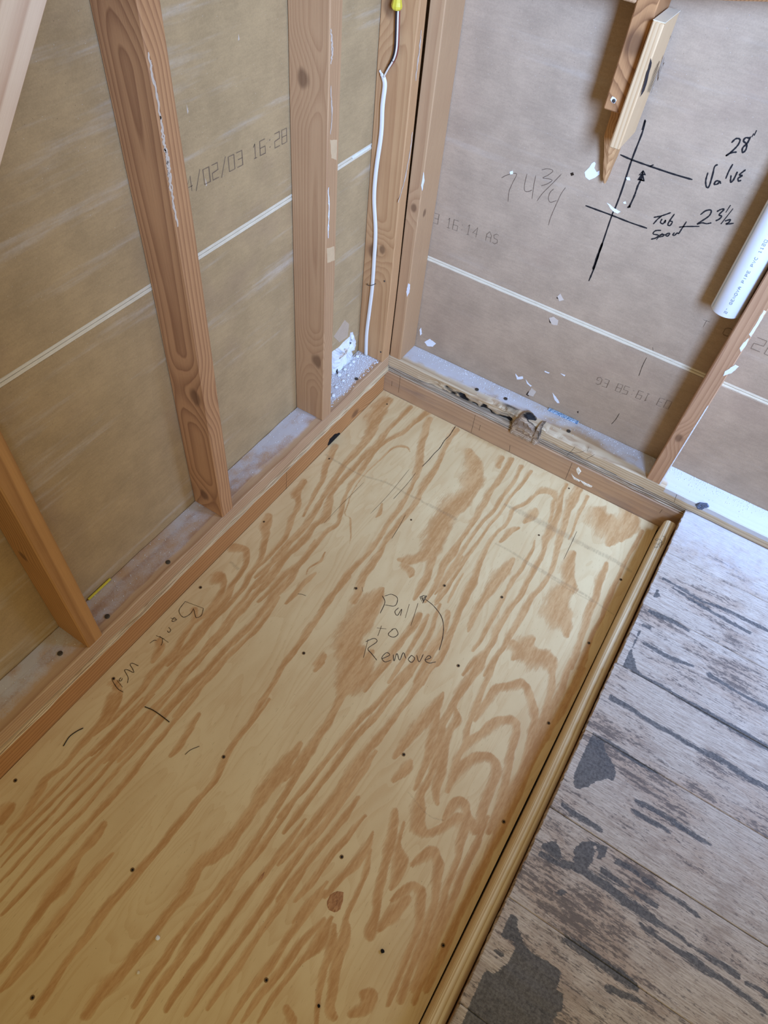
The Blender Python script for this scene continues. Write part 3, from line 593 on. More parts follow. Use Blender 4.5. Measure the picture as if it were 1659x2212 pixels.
# ------------------------------------------------------------------ plywood panel in the recess
STREAKS = [
('X',[(870,100,40),(830,220,45),(770,340,40),(700,500,40),(640,620,45),(590,740,45),(540,860,45),(500,950,40)]),('X',[(930,140,40),(870,260,45),(800,380,50),(730,500,45),(670,620,45),(620,740,45),(570,850,40),(520,950,40)]),
('X',[(400,400,30),(440,340,40),(500,250,50),(560,235,50),(640,225,50),(660,270,45),(690,370,45),(670,470,40),(650,560,35),(620,660,35),(570,760,35),(530,860,35)]),('X',[(330,560,50),(380,500,50),(450,450,60),(520,405,50),(585,405,50),(595,460,45),(575,550,45),(560,650,45),(540,750,45),(500,850,45),(470,940,40)]),
('X',[(290,700,50),(330,640,60),(400,590,60),(460,575,60),(500,610,60),(495,680,55),(460,760,60),(430,850,50),(410,950,50)]),('X',[(250,880,50),(290,810,70),(340,790,60),(360,840,50),(370,900,60),(390,950,60)]),('X',[(580,20,60),(620,60,100),(680,90,120),(730,100,90),(770,110,60),(775,170,40),(770,240,40),(740,340,35),(700,450,35),(660,560,30)]),
('X',[(520,60,30),(480,150,30),(440,240,35),(410,310,35),(380,380,35),(360,450,35),(350,520,35),(310,600,35),(290,680,40),(270,740,50)]),('X',[(470,40,50),(420,130,50),(370,200,50),(320,260,50),(290,330,45),(250,400,45),(220,480,45),(180,560,40),(140,650,40),(100,740,40)]),
('X',[(300,340,40),(310,400,50),(280,450,40),(240,540,60),(230,640,60),(210,740,50),(220,800,40)]),('X',[(240,440,70),(220,530,60),(200,600,40),(170,700,40),(130,770,50),(120,860,90),(140,930,120)]),('X',[(240,265,25),(210,320,60),(170,380,80),(110,440,70),(60,510,50),(0,580,40)]),('X',[(215,360,50),(200,430,45),(170,520,35),(150,610,35),(110,700,35)]),('X',[(80,600,50),(50,640,70),(0,690,60)]),
('Y',[(240,110,25),(215,180,50),(170,240,60),(120,300,50),(60,360,40),(0,430,40)]),('Y',[(235,190,35),(215,280,35),(190,350,35),(150,440,35),(110,540,40),(80,640,40),(50,760,40),(40,860,50),(20,950,50)]),('Y',[(350,0,50),(340,80,50),(320,180,60),(300,270,55),(280,350,50),(260,430,50),(250,500,50),(230,580,70),(225,610,40)]),
('Y',[(390,60,30),(370,160,40),(370,250,80),(360,320,60),(330,380,40)]),('Y',[(330,440,40),(380,400,60),(430,370,60),(470,400,60),(470,470,50),(460,560,50),(430,650,40),(390,760,40),(350,860,40),(320,950,40)]),('Y',[(400,430,90),(340,500,90),(280,560,90)]),
('Y',[(430,270,60),(480,230,60),(540,210,60),(560,270,50),(545,360,50),(540,450,40),(510,540,40),(480,640,40),(440,740,40),(400,840,40),(370,940,40)]),('Y',[(470,20,40),(450,80,60),(500,110,50),(560,95,60),(620,60,50),(660,30,70),(690,60,50),(670,150,50),(650,250,45),(610,350,40),(580,450,40),(550,560,40),(510,660,40),(470,770,40),(430,880,40)]),
('Y',[(800,30,40),(750,150,45),(700,260,45),(650,380,45),(600,500,45),(560,610,45),(520,720,45),(480,830,45),(440,940,45)]),('Y',[(880,60,45),(820,180,50),(760,310,50),(700,430,50),(650,550,50),(600,660,50),(550,770,50),(500,880,50)]),('Y',[(190,900,60),(230,920,80),(200,950,80)]),
('D',[(1040,60,120),(960,180,150),(930,290,110),(870,390,70),(780,490,60),(690,600,50),(610,720,55),(540,840,50),(470,960,60),(400,1060,55),(300,1160,50),(200,1290,40),(90,1390,40),(0,1470,35)]),
('D',[(1240,110,45),(1130,220,45),(1040,320,45),(960,420,45),(870,500,50),(780,600,50),(690,690,45),(610,800,50),(580,920,85),(560,990,80),(470,1060,50),(400,1150,60),(310,1240,60),(220,1320,45),(120,1440,45),(0,1550,45)]),
('D',[(1380,150,60),(1280,220,45),(1180,310,40),(1050,380,40),(960,450,40),(880,560,50),(830,650,40),(760,730,40),(710,850,40),(690,950,45),(660,1040,40),(580,1090,40),(500,1180,45),(430,1270,45),(340,1370,50),(240,1440,55),(130,1560,45),(30,1659,45)]),
('D',[(1240,470,12),(1210,430,25),(1110,430,20),(1000,530,14),(880,640,10),(790,770,10),(740,900,10),(725,960,10),(765,1000,14),(765,1120,14),(750,1200,12)]),
('D',[(1390,200,55),(1350,330,70),(1320,450,60),(1310,560,70),(1280,670,50),(1240,770,40),(1190,860,45),(1120,960,45),(1060,1050,45),(990,1150,50),(910,1260,55),(830,1350,50),(750,1430,60),(680,1520,50),(600,1659,50)]),
('D',[(1600,290,70),(1530,400,60),(1460,560,50),(1400,660,70),(1340,750,60),(1290,850,50),(1220,950,50),(1130,1060,50),(1050,1170,50),(990,1280,60),(920,1380,60),(850,1480,70),(830,1560,80),(790,1659,110)]),
('D',[(1640,850,120),(1570,920,180),(1500,1000,190),(1440,1110,190),(1420,1220,190),(1340,1290,90),(1240,1330,90),(1150,1320,60)]),('D',[(1180,1370,90),(1240,1420,80),(1230,1460,40)]),('D',[(1420,1300,120),(1370,1450,70),(1310,1560,60),(1270,1640,50)]),
('D',[(390,700,60),(330,800,70),(340,900,55),(290,1010,55),(260,1110,45),(170,1230,40),(80,1330,35),(0,1400,30)]),('D',[(110,970,60),(80,1060,90),(75,1170,50),(60,1290,40),(0,1380,35)]),('D',[(640,420,70),(600,520,60),(560,600,60),(540,680,50),(500,760,40),(440,880,35),(390,980,40)]),
('D',[(560,1270,20),(520,1340,25),(430,1390,15),(400,1450,15)]),('D',[(480,1430,30),(400,1500,50),(330,1580,60),(260,1659,50)]),('D',[(1010,880,30),(990,960,40),(960,990,20)]),
('D',[(1659,1150,40),(1590,1270,40),(1520,1370,40),(1470,1470,45),(1420,1560,45),(1360,1659,45)]),('D',[(1659,1290,30),(1570,1420,30),(1500,1520,30),(1440,1659,30)]),('D',[(1659,1430,25),(1590,1540,30),(1540,1659,30)]),
('C',[(250,60,160),(280,160,150),(270,270,170),(250,340,120),(150,420,170),(80,480,170),(20,560,180)]),('C',[(480,90,50),(450,150,60),(460,170,30)]),
('C',[(550,100,45),(480,230,50),(400,330,50),(340,440,55),(280,540,50),(200,660,50),(130,760,45),(60,860,45),(0,980,45)]),('C',[(620,150,45),(560,270,35),(480,380,35),(420,470,35),(340,560,30),(250,690,30),(170,800,30),(90,930,30),(0,1070,30)]),
('C',[(690,190,35),(620,290,30),(530,390,30),(470,480,30),(390,580,25),(300,710,30),(210,830,35),(130,950,35),(50,1080,35),(0,1150,30)]),
('C',[(870,400,35),(840,340,50),(780,330,45),(720,360,35),(650,420,30),(560,470,30),(520,560,35),(450,620,30),(380,720,40),(330,830,50),(290,950,60),(230,1060,70),(180,1200,50),(120,1340,50),(60,1470,60),(20,1580,60)]),
('C',[(850,400,40),(840,470,36),(815,560,40)]),('C',[(720,460,60),(700,500,90),(640,560,60)]),('C',[(600,600,45),(540,620,50),(470,700,40)]),
('C',[(940,290,40),(900,380,45),(880,480,60),(850,560,60),(820,640,90),(790,700,60),(770,790,45),(720,880,45),(670,960,45),(610,1080,50),(520,1200,60),(450,1330,60),(380,1460,50),(280,1560,50),(200,1659,50)]),
('C',[(1030,320,80),(980,400,80),(950,480,60),(930,560,50),(900,660,60),(860,800,40),(830,900,40),(760,1020,50),(680,1110,50),(620,1220,50),(560,1330,55),(490,1450,45),(420,1540,45),(350,1659,45)]),
('C',[(1090,370,40),(1030,500,30),(990,620,25),(960,680,20)]),('C',[(720,680,25),(690,760,30),(640,860,35),(560,960,40),(490,1090,35),(420,1230,40),(350,1350,40),(270,1480,45)]),
('C',[(560,820,60),(480,920,110),(420,1000,100),(360,1090,60),(300,1180,60),(250,1280,50),(230,1340,30)]),('C',[(980,780,110),(950,900,120),(960,1000,130),(890,1080,200),(870,1150,220),(870,1230,220),(920,1280,120),(950,1370,60)]),
('C',[(700,1400,80),(640,1440,150),(590,1500,100),(560,1540,50)]),('C',[(760,1520,120),(800,1560,160),(820,1640,60)]),('C',[(1160,500,160),(1210,560,220),(1260,640,160),(1240,720,80)]),('C',[(1400,440,150),(1380,560,200),(1330,680,100)]),
('C',[(1480,620,40),(1430,720,40),(1370,830,35),(1300,980,35),(1230,1120,35),(1190,1230,30)]),('C',[(1230,850,60),(1190,960,70),(1150,1080,60),(1100,1200,70),(1060,1330,60),(1020,1460,60),(980,1590,50)]),('C',[(1290,1000,35),(1210,1200,35),(1140,1330,40),(1090,1450,50),(1040,1600,60)]),
('G',[(620,1030,60),(560,1110,130),(500,1220,200),(430,1310,170),(400,1400,140),(460,1450,200),(450,1540,240),(380,1600,100)]),('G',[(280,1420,70),(240,1480,110)]),('G',[(430,950,50),(330,1060,45),(250,1180,35),(170,1290,40),(110,1380,35),(40,1480,35),(0,1540,30)]),
('G',[(850,1180,60),(800,1260,60),(720,1360,50),(660,1450,50),(580,1560,45),(520,1640,45)]),('G',[(900,1180,35),(860,1260,40),(800,1370,35),(740,1470,35),(660,1590,40)]),('G',[(970,1120,40),(930,1230,35),(890,1330,35),(830,1440,40),(760,1540,40),(700,1640,40)]),
('G',[(1020,1160,60),(990,1280,50),(940,1370,70),(880,1480,50),(820,1590,40)]),('G',[(1090,1180,50),(1040,1290,45),(990,1400,45),(920,1500,40),(860,1600,40)]),






('E',[(880,30,45),(780,160,50),(680,280,45),(600,390,45),(510,480,45),(420,600,50),(330,720,45),(230,850,45),(140,960,45),(40,1090,40)]),('E',[(830,60,35),(700,200,35),(600,320,35),(500,420,40),(400,540,40),(300,660,35),(200,780,40),(100,900,40),(0,1010,40)]),
('E',[(960,60,50),(870,180,45),(780,300,45),(690,420,50),(600,540,60),(500,660,70),(420,770,60),(340,890,60),(250,1000,50),(160,1110,50),(60,1230,45),(0,1300,40)]),('E',[(590,620,45),(500,740,45),(420,860,50),(330,980,50),(240,1100,50),(150,1210,50),(50,1340,45)]),
('E',[(480,900,50),(380,1030,50),(290,1140,50),(200,1250,50),(100,1370,50),(0,1490,50)]),('E',[(520,1010,40),(400,1150,45),(300,1270,45),(200,1400,50),(100,1520,45)]),('E',[(300,1390,40),(200,1510,45),(90,1640,45)]),('E',[(560,20,60),(480,120,70),(440,190,120),(380,270,60),(350,340,50),(280,470,50),(200,590,45),(120,690,50),(40,790,50)]),
('E',[(120,600,70),(60,670,90),(0,750,100)]),
('F',[(1540,250,50),(1440,390,90),(1350,500,90),(1270,620,60),(1200,720,80),(1120,800,90),(1020,880,70),(960,1000,60),(870,1110,60),(800,1200,55),(720,1300,70),(640,1400,60),(530,1520,80),(440,1640,70)]),
('F',[(1380,20,30),(1290,140,30),(1180,280,35),(1100,440,35),(1000,560,40),(930,640,45),(860,720,40),(780,830,40),(690,930,45),(590,1050,55),(500,1150,60),(430,1260,50),(330,1390,40),(240,1540,45),(170,1640,50)]),
('F',[(540,660,60),(480,740,60),(400,830,50),(320,960,90),(240,1060,60),(150,1180,45),(70,1310,40),(0,1400,50)]),('F',[(570,820,40),(490,900,50),(400,1020,40),(300,1150,50),(200,1290,60),(120,1380,60),(40,1480,50),(0,1520,40)]),
('F',[(940,0,22),(800,160,20),(650,330,22),(520,480,25),(400,620,25),(280,740,25),(150,880,25),(0,1060,30)]),('F',[(880,0,20),(750,150,18),(600,320,20),(470,460,20),(350,590,20),(230,710,20),(100,850,22),(0,960,22)]),('F',[(840,0,20),(700,150,18),(540,320,18),(420,450,20),(300,570,20),(180,690,20),(60,820,20),(0,890,20)]),
('F',[(790,0,18),(640,160,18),(490,320,20),(370,450,20),(250,570,22),(120,700,22),(0,830,22)]),('F',[(730,20,18),(590,170,20),(440,320,22),(310,450,22),(190,580,22),(60,700,22),(0,770,22)]),('F',[(1010,0,30),(880,150,30),(760,290,35),(700,370,40),(580,520,40),(480,620,35),(360,760,30),(240,880,30),(120,1010,30),(0,1140,30)]),
('F',[(570,20,60),(520,130,40),(430,240,35),(330,360,30),(230,440,35),(200,500,50),(130,620,40),(40,700,35)]),('F',[(30,590,80),(0,650,80)]),
('F',[(1659,180,50),(1560,330,60),(1500,440,40),(1400,600,35),(1300,760,35),(1200,900,40),(1100,1020,40),(1000,1130,40),(900,1260,40),(830,1380,45),(760,1480,50),(680,1600,50)]),('F',[(1540,500,35),(1440,640,40),(1330,790,40),(1220,930,40),(1130,1060,45),(1040,1180,50),(950,1310,60),(860,1440,50),(780,1560,45),(700,1687,45)]),
('F',[(1560,640,35),(1440,800,40),(1340,930,45),(1240,1060,45),(1140,1200,50),(1040,1340,50),(940,1480,50),(850,1620,45)]),('F',[(1560,780,35),(1450,930,40),(1350,1080,45),(1250,1220,45),(1150,1360,45),(1050,1500,45),(950,1640,45)]),('F',[(1560,900,40),(1460,1040,45),(1350,1200,45),(1260,1330,45),(1160,1470,45),(1060,1610,45)]),
('F',[(1659,1010,50),(1560,1130,50),(1450,1280,45),(1360,1420,50),(1240,1570,50),(1170,1680,50)]),('F',[(1659,1150,50),(1550,1270,45),(1430,1420,45),(1320,1560,45),(1240,1680,45)]),
('B',[(720,660,60),(660,760,110),(620,850,110),(560,920,60),(500,980,40),(420,1080,50),(330,1200,50),(250,1320,50),(180,1430,50)]),('B',[(740,720,90),(720,850,90),(700,950,70),(660,1050,70),(640,1160,60),(620,1290,50),(610,1430,60)]),('B',[(840,700,50),(830,830,50),(790,960,60),(760,1080,60),(740,1190,60),(700,1300,80),(740,1380,100)]),

('B',[(950,1250,100),(990,1290,90),(930,1330,90),(850,1370,100)]),('B',[(400,1330,120),(440,1390,150)]),
('A',[(1240,0,60),(1220,100,50),(1200,190,40),(1130,300,40),(1080,400,40),(1010,480,45),(930,560,40),(850,650,40),(770,740,45),(680,850,45),(600,940,40),(500,1060,40),(400,1180,40),(300,1290,40),(200,1400,35),(100,1500,35),(0,1590,35)]),('A',[(1010,110,70),(1100,130,60),(1100,220,45),(1060,300,45),(1000,380,50),(960,470,60),(880,560,60),(800,650,50),(720,760,50),(620,870,50),(540,950,35)]),
('A',[(900,320,110),(950,350,60),(930,420,50),(880,490,45),(830,560,45),(740,640,60)]),('A',[(720,560,60),(720,640,50),(640,760,60),(590,850,50),(500,940,50),(430,1010,60),(360,1110,50),(270,1210,45),(170,1310,40),(70,1400,35),(0,1460,35)]),('A',[(470,780,60),(480,840,70),(430,930,60)]),('A',[(150,1090,90),(190,1170,50),(160,1240,60),(110,1330,50),(20,1430,50)]),
('A',[(1400,60,35),(1320,160,35),(1240,280,35),(1150,390,35),(1080,490,35),(1000,580,35),(930,680,30),(850,770,30),(770,870,30),(690,960,30),(600,1070,30),(500,1190,30),(390,1320,30),(280,1440,30),(150,1590,30),(80,1659,30)]),('A',[(1500,40,40),(1420,140,40),(1340,250,35),(1270,340,40),(1170,440,40),(1090,540,45),(1010,620,45),(950,700,60),(860,800,50),(780,900,40),(690,1010,35),(600,1110,35),(490,1240,35),(380,1370,35),(260,1500,35),(130,1640,35)]),
('A',[(1590,60,40),(1500,190,40),(1430,300,60),(1370,380,70),(1280,480,60),(1220,560,50),(1130,660,50),(1060,740,60),(960,830,50),(880,920,50),(800,1010,40),(700,1100,60),(600,1200,50),(500,1310,50),(400,1420,40),(290,1530,35),(190,1640,35)]),
('A',[(1330,470,40),(1230,620,45),(1130,740,40),(1040,830,40),(930,930,40),(840,1030,50),(760,1120,60),(680,1220,60),(580,1320,50)]),('A',[(1659,560,30),(1560,690,35),(1470,800,35),(1400,900,40),(1350,990,40),(1280,1100,40),(1210,1210,40),(1150,1330,35),(1080,1440,35),(990,1560,35),(930,1659,35)]),('A',[(1650,930,60),(1590,990,60)]),('A',[(760,1300,50),(640,1500,60),(560,1600,60)])]
SMUDGE = [('C',[(500,430,20),(640,500,50),(800,580,60),(950,660,50),(1100,740,40),(1300,840,40),(1400,910,30)]),('C',[(430,710,16),(530,760,24),(640,830,24),(760,900,26),(900,980,26),(1060,1070,26),(1280,1220,14)]),('C',[(640,850,12),(820,950,14),(960,1040,14),(1130,1130,14)]),
 ('D',[(570,490,26),(700,570,24),(850,650,20),(1050,710,24),(1210,800,26),(1330,850,20)]),('D',[(1330,860,20),(1470,930,30),(1600,1000,30)]),('A',[(990,215,30),(1040,260,40)]),('G',[(1370,530,14),(1430,560,20)]),('E',[(780,860,16),(860,960,16),(920,1010,16),(1000,1030,14)]),('D',[(1390,880,20),(1600,990,24)])]
PX0, PY1, PY0 = XJ + .0012, YJ - .0012, -1.85
gx = np.linspace(PX0, WP, 420); gy = np.linspace(PY0, PY1, 520); nx, ny = len(gx), len(gy)
XX, YY = np.meshgrid(gx, gy, indexing='ij'); P2 = np.stack([XX.ravel(), YY.ravel()], 1); P3 = np.concatenate([P2, np.zeros((len(P2), 1))], 1)
wob = .78 + .5 * vnoise(P3, (75, 36, 1), 61)
warp = (np.stack([vnoise(P3, (45, 22, 1), 62), vnoise(P3, (45, 22, 1), 63)], 1) - .5) * np.array([.005, .012])
grain = streak_field(STREAKS, CR, 0.0, P2 + warp, .33, wob * .92, 1.0, True); smud = streak_field(SMUDGE, CR, 0.0, P2, .6, None, .75)
zz = (vnoise(P3, (3, 2, 1), 64) - .5) * .0006
top = np.concatenate([P2, zz[:, None]], 1); bot = np.array([[PX0, PY0, -.018], [WP, PY0, -.018], [WP, PY1, -.018], [PX0, PY1, -.018]])
Vp = np.vstack([top, bot]); iid = lambda i, j: i * ny + j; Fp = []
ii, jj = np.meshgrid(np.arange(nx - 1), np.arange(ny - 1), indexing='ij'); a = (ii * ny + jj).ravel(); Fp = np.stack([a, a + ny, a + ny + 1, a + 1], 1).tolist()
B0 = nx * ny
Fp += [[iid(i, 0) for i in range(nx - 1, -1, -1)] + [B0, B0 + 1], [iid(i, ny - 1) for i in range(nx)] + [B0 + 2, B0 + 3], [iid(0, j) for j in range(ny)] + [B0 + 3, B0], [iid(nx - 1, j) for j in range(ny - 1, -1, -1)] + [B0 + 1, B0 + 2], [B0 + 3, B0 + 2, B0 + 1, B0]]
z4 = np.zeros(4)
panel = thing('plywood_panel', 'large yellow plywood panel with pencil notes lying in the tub recess', 'plywood', ((PX0 + WP) / 2, -.9, -.018))
mesh_obj('sheet', Vp, Fp, M['veneer'], panel, attrs={'grain': np.concatenate([grain, z4]), 'smudge': np.concatenate([smud, z4])})
# knot and pitch pocket flecks, screw heads, crack
KN = N('plywood_knot', .6); kk = KN.noise(KN.map(KN.pos(), scale=(160, 60, 1)), 1, 4, .7, .6)
M['ply_knot'] = KN.col(KN.ramp(kk, [(.3, lin((112, 70, 40))), (.5, lin((168, 118, 74))), (.7, lin((196, 150, 100)))]))
def up(P, z=0.0): return [at(x, y, 2, z) for x, y in P]
V, Fc = flake(up([(706,1948),(712,1932),(728,1924),(744,1926),(742,1946),(736,1966),(722,1972),(708,1966)]), (0, 0, 1), .0005, .3); mesh_obj('knot', V, Fc, M['ply_knot'], panel)
V, Fc = flake(up([(556,1906),(564,1890),(572,1882),(566,1898),(560,1904)]), (0, 0, 1), .0004, .3); mesh_obj('pitch_pocket', V, Fc, M['ply_knot'], panel)
SCREWS = [(433,1269),(245,1466),(656,1411),(483,1635),(33,1686),(286,1879),(70,2155),(738,1851),(575,2117),(957,2042),(990,1438),(872,1630),(1185,1562),(1088,1775),(769,1271),(1272,1389),(1164,1156),(1341,1252),(711,991),(1229,1055),(888,1123),(570,1127),(1084,1290),(960,1265),(836,873)]
for x, y in SCREWS:
    c = at(x, y, 2, 0); big = .0040 if y > 1200 else .0030
    hole = mesh_obj('screw_hole', *disc(c + Vector((0, 0, .0002)), (0, 0, 1), big, .0003), M['dark_hole'], panel)
    mesh_obj('screw', *disc(c + Vector((.0004, 0, .0004)), (0, 0, 1), big * .5, .0005), M['black'], hole)
CR1 = up([(984,921),(978,930),(971,941),(960,952),(950,968),(938,980),(926,994),(912,1008)]); CR2 = up([(898,1022),(880,1045),(862,1065),(850,1078)]); CR3 = up([(876,1112),(862,1138),(846,1164)]); CR4 = up([(1246,1148),(1236,1170),(1218,1208)]); CR5 = up([(786,1042),(740,1088),(700,1130)]); CR6 = up([(884,1014),(840,1068),(800,1110)])
ribbons('split', [CR1], (0, 0, 1), .0018, M['black'], panel); 
for q_ in (CR2, CR3, CR4): ribbons('split', [q_], (0, 0, 1), .0009, M['hair'], panel)
for q_ in (CR5, CR6): ribbons('split', [q_], (0, 0, 1), .0006, M['pencil'], panel)
# pencilled words on the panel
g3 = lambda L, o, s, ax, val: [[at(o[0] + x * s, o[1] + y * s, ax, val) for x, y in P] for P in L]
PULL = [[(625,1070),(640,1110),(612,1175)],[(640,1072),(680,1062),(715,1085),(700,1130),(640,1125)],[(722,1142),(700,1165),(715,1188),(740,1150),(733,1190)],[(786,1120),(762,1203)],[(838,1115),(795,1250)],
 [(620,1250),(598,1310)],[(592,1263),(648,1268)],[(690,1268),(660,1300),(690,1318),(718,1300),(705,1268),(680,1272)],
 [(540,1330),(512,1440)],[(525,1345),(575,1325),(592,1345),(540,1385),(560,1415),(592,1455)],[(622,1447),(668,1425),(650,1410),(622,1440),(640,1465),(676,1455)],[(690,1420),(695,1460),(712,1415),(728,1455),(750,1410),(765,1445)],[(800,1425),(780,1450),(800,1468),(818,1445),(800,1425)],[(830,1425),(845,1465),(870,1420)],[(880,1455),(915,1440),(900,1428),(880,1455),(905,1472),(945,1465)]]
ribbons('pencil_note', g3(PULL, (600, 900), .36166, 2, 0), (0, 0, 1), .0015, M['pencil'], panel)
ribbons('pencil_arrow', g3([[(965,1395),(985,1320),(990,1250),(975,1190),(930,1130),(880,1090)]], (600, 900), .36166, 2, 0), (0, 0, 1), .0016, M['pencil'], panel)
ribbons('pencil_arrow', g3([[(848,1078),(870,1070),(888,1070),(866,1115),(850,1080)],[(855,1080),(875,1100)],[(862,1074),(870,1108)],[(880,1074),(864,1096)]], (600, 900), .36166, 2, 0), (0, 0, 1), .0022, M['pencil'], panel, smooth=False)
BACK = [[(662,495),(795,545)],[(665,495),(620,560),(650,608),(700,585),(725,545)],[(795,545),(780,595),(745,612),(735,590),(725,550)],[(605,628),(585,612),(570,632),(575,640),(600,630)],[(560,615),(600,628)],[(545,680),(560,700),(548,718),(535,705)],[(410,795),(440,775),(460,775)],[(480,745),(545,790)],[(455,740),(515,765)],[(500,760),(500,790),(490,812)]]
ribbons('pencil_note', g3(BACK, (200, 1150), .3014, 2, 0), (0, 0, 1), .0013, M['pencil'], panel)
WALLW = [[(330,958),(285,938),(270,950),(285,975),(295,1005),(250,985),(230,990),(255,1040),(250,1080)],[(205,1040),(190,1060),(205,1065),(215,1045)],[(175,1060),(215,1110)],[(140,1060),(180,1120),(220,1145)]]
ribbons('pencil_note', g3(WALLW, (200, 1150), .3014, 2, 0), (0, 0, 1), .0013, M['pencil'], panel)
for q_ in [up([(643,1283),(652,1284),(661,1287)]), up([(766,1268),(764,1274)]), up([(782,1268),(784,1278)])]: ribbons('pencil_tick', [q_], (0, 0, 1), .0010, M['pencil'], panel)

# loose things on the panel
def loose(name, P, r, label, cat, group=None, m='hair'):
    V, Fc = tube([p + Vector((0, 0, r * .9)) for p in up(P)], r, 6); return tag(mesh_obj(name, V, Fc, M[m], smooth=True), label, cat, group)
loose('fibre_strand', [(137,1612),(150,1592),(166,1580),(180,1573)], .0011, 'thick dark curved strand lying near the left edge of the plywood', 'strand', 'dark strands on the plywood')
loose('fibre_strand', [(313,1527),(330,1534),(348,1546),(366,1560)], .0010, 'long dark curved strand lying below the pencilled word on the plywood', 'strand', 'dark strands on the plywood')
loose('fibre_strand', [(400,1630),(412,1620),(431,1612)], .0006, 'thin short dark hair on the plywood, lowest of the three strands', 'strand', 'dark strands on the plywood')
def crumb(p, r, label, cat='crumb', m='plaster', group=None, seed=0):
    V = []; Fc = []; n, l = 8, 5; p = Vector(p)
    for j in range(l + 1):
        th = math.pi * j / l
        for k in range(n):
            rr = r * random.uniform(.7, 1.15); V.append((p.x + rr * math.sin(th) * math.cos(2 * math.pi * k / n), p.y + rr * math.sin(th) * math.sin(2 * math.pi * k / n), p.z + r * .72 + r * .7 * math.cos(th) * random.uniform(.85, 1.0)))
    for j in range(l):
        for k in range(n): Fc.append((j * n + k, (j + 1) * n + k, (j + 1) * n + (k + 1) % n, j * n + (k + 1) % n))
    return V, Fc
for (x, y), r, lab, m in (((341, 2026), .0042, 'white plaster crumb on the lower left of the plywood', 'plaster'), ((299, 2101), .003, 'small cream plaster crumb below the larger white one on the plywood', 'edge'), ((826, 2055), .0040, 'black chip lying on the plywood near the front moulding', 'black'), ((689, 2173), .0030, 'small black chip at the bottom of the plywood', 'black')):
    V, Fc = crumb(at(x, y, 2, 0), r, lab); tag(mesh_obj('crumb' if m != 'black' else 'chip', V, Fc, M[m]), lab, 'crumb' if m != 'black' else 'chip')

# ------------------------------------------------------------------ rounded moulding between panel and floor
SX0, SX1, SZ1 = .8992, .9300, .0640; prof = []
for x, z in ((SX0, -.018), (SX0, .040)): prof.append((x, z))
for k in range(9): a = math.pi - math.pi * .5 * k / 8; prof.append((SX0 + .011 + .011 * math.cos(a), SZ1 - .016 + .016 * math.sin(a)))
for k in range(9): a = math.pi * .5 - math.pi * .5 * k / 8; prof.append((SX1 - .009 + .009 * math.cos(a), SZ1 - .012 + .012 * math.sin(a)))
prof.append((SX1, -.018))
ys = np.linspace(-.030, -1.85, 90); V = []; Fc = []; m = len(prof)
for y in ys:
    wv = .0012 * math.sin(y * 5.1)
    for x, z in prof: V.append((x + wv, y, z + (.0008 * math.sin(y * 9) if z > 0 else 0)))
for i in range(len(ys) - 1):
    for k in range(m): Fc.append((i * m + k, i * m + (k + 1) % m, (i + 1) * m + (k + 1) % m, (i + 1) * m + k))
Fc.append(tuple(range(m - 1, -1, -1))); Fc.append(tuple((len(ys) - 1) * m + k for k in range(m)))
strip = thing('wood_moulding', 'long rounded pine moulding between plywood panel and board floor', 'moulding', (.915, -.94, -.018))
mesh_obj('moulding_body', V, Fc, M['strip'], strip)
N72 = [[(380,880),(350,890),(365,905),(400,885),(425,920),(410,985),(395,940),(435,915)],[(430,850),(465,865),(450,930),(425,960)],[(340,935),(400,950)],[(350,970),(345,985),(375,975),(370,990)],[(370,930),(385,980)]]
ribbons('pencil_note', g3(N72, (1350, 1000), .18626, 2, SZ1), (0, 0, 1), .0008, M['pencil'], strip, lift=.0012)

# ------------------------------------------------------------------ marks on the end wall
yw = WY
mk = lambda L, o, s: g3(L, o, s, 1, yw)
cross = [[at(*q, 1, yw) for q in P] for P in (((1394,258),(1388,285),(1365,345),(1343,412),(1330,447),(1322,465),(1300,530),(1285,575),(1272,607)), ((1340,334),(1365,345),(1410,361),(1455,376),(1496,388)), ((1265,444),(1292,454),(1322,465),(1360,480),(1398,493)), ((1404,359),(1412,356)))]
ribbons('marker_cross', cross, (0, -1, 0), .0034, M['marker'], wr); ribbons('marker_cross', [[at(*q, 1, yw) for q in ((1394,260),(1388,281))]], (0, -1, 0), .0065, M['marker'], wr); ribbons('marker_cross', [[at(*q, 1, yw) for q in ((1302,524),(1290,556),(1281,582))]], (0, -1, 0), .0050, M['marker'], wr)
ARW = [[(95,980),(130,910),(165,830),(195,740),(225,680)],[(260,565),(240,620),(225,680)]]
ribbons('marker_arrow', mk(ARW, (1340, 260), .19229), (0, -1, 0), .0036, M['marker'], wr); ribbons('marker_arrow', mk([[(258,565),(215,610),(280,605),(258,565)],[(255,575),(235,680)],[(245,600),(205,665),(265,675),(250,610)],[(210,660),(268,680)],[(80,980),(115,960),(105,975)]], (1340, 260), .19229), (0, -1, 0), .0050, M['marker'], wr, smooth=False)
T28 = [[(1250,250),(1300,205),(1345,215),(1320,280),(1240,360),(1185,400)],[(1185,400),(1240,365),(1310,355)],[(1460,200),(1410,195),(1385,230),(1420,270),(1410,330),(1375,360),(1375,310),(1430,250),(1465,180)],[(1476,188),(1502,146)],[(1504,172),(1532,110)]]
ribbons('marker_text', mk(T28, (1340, 260), .19229), (0, -1, 0), .0030, M['marker'], wr)
TVA = [[(985,585),(960,680),(970,750),(1000,735),(1040,600),(1060,520),(1095,495)],[(1120,685),(1080,680),(1055,715),(1090,715),(1118,688),(1128,712)],[(1265,490),(1220,570),(1185,655)],[(1245,615),(1240,690),(1270,670),(1310,590),(1315,575)],[(1410,552),(1340,610),(1370,620),(1325,650),(1330,680),(1360,672)]]
ribbons('marker_text', mk(TVA, (1340, 260), .19229), (0, -1, 0), .0030, M['marker'], wr)
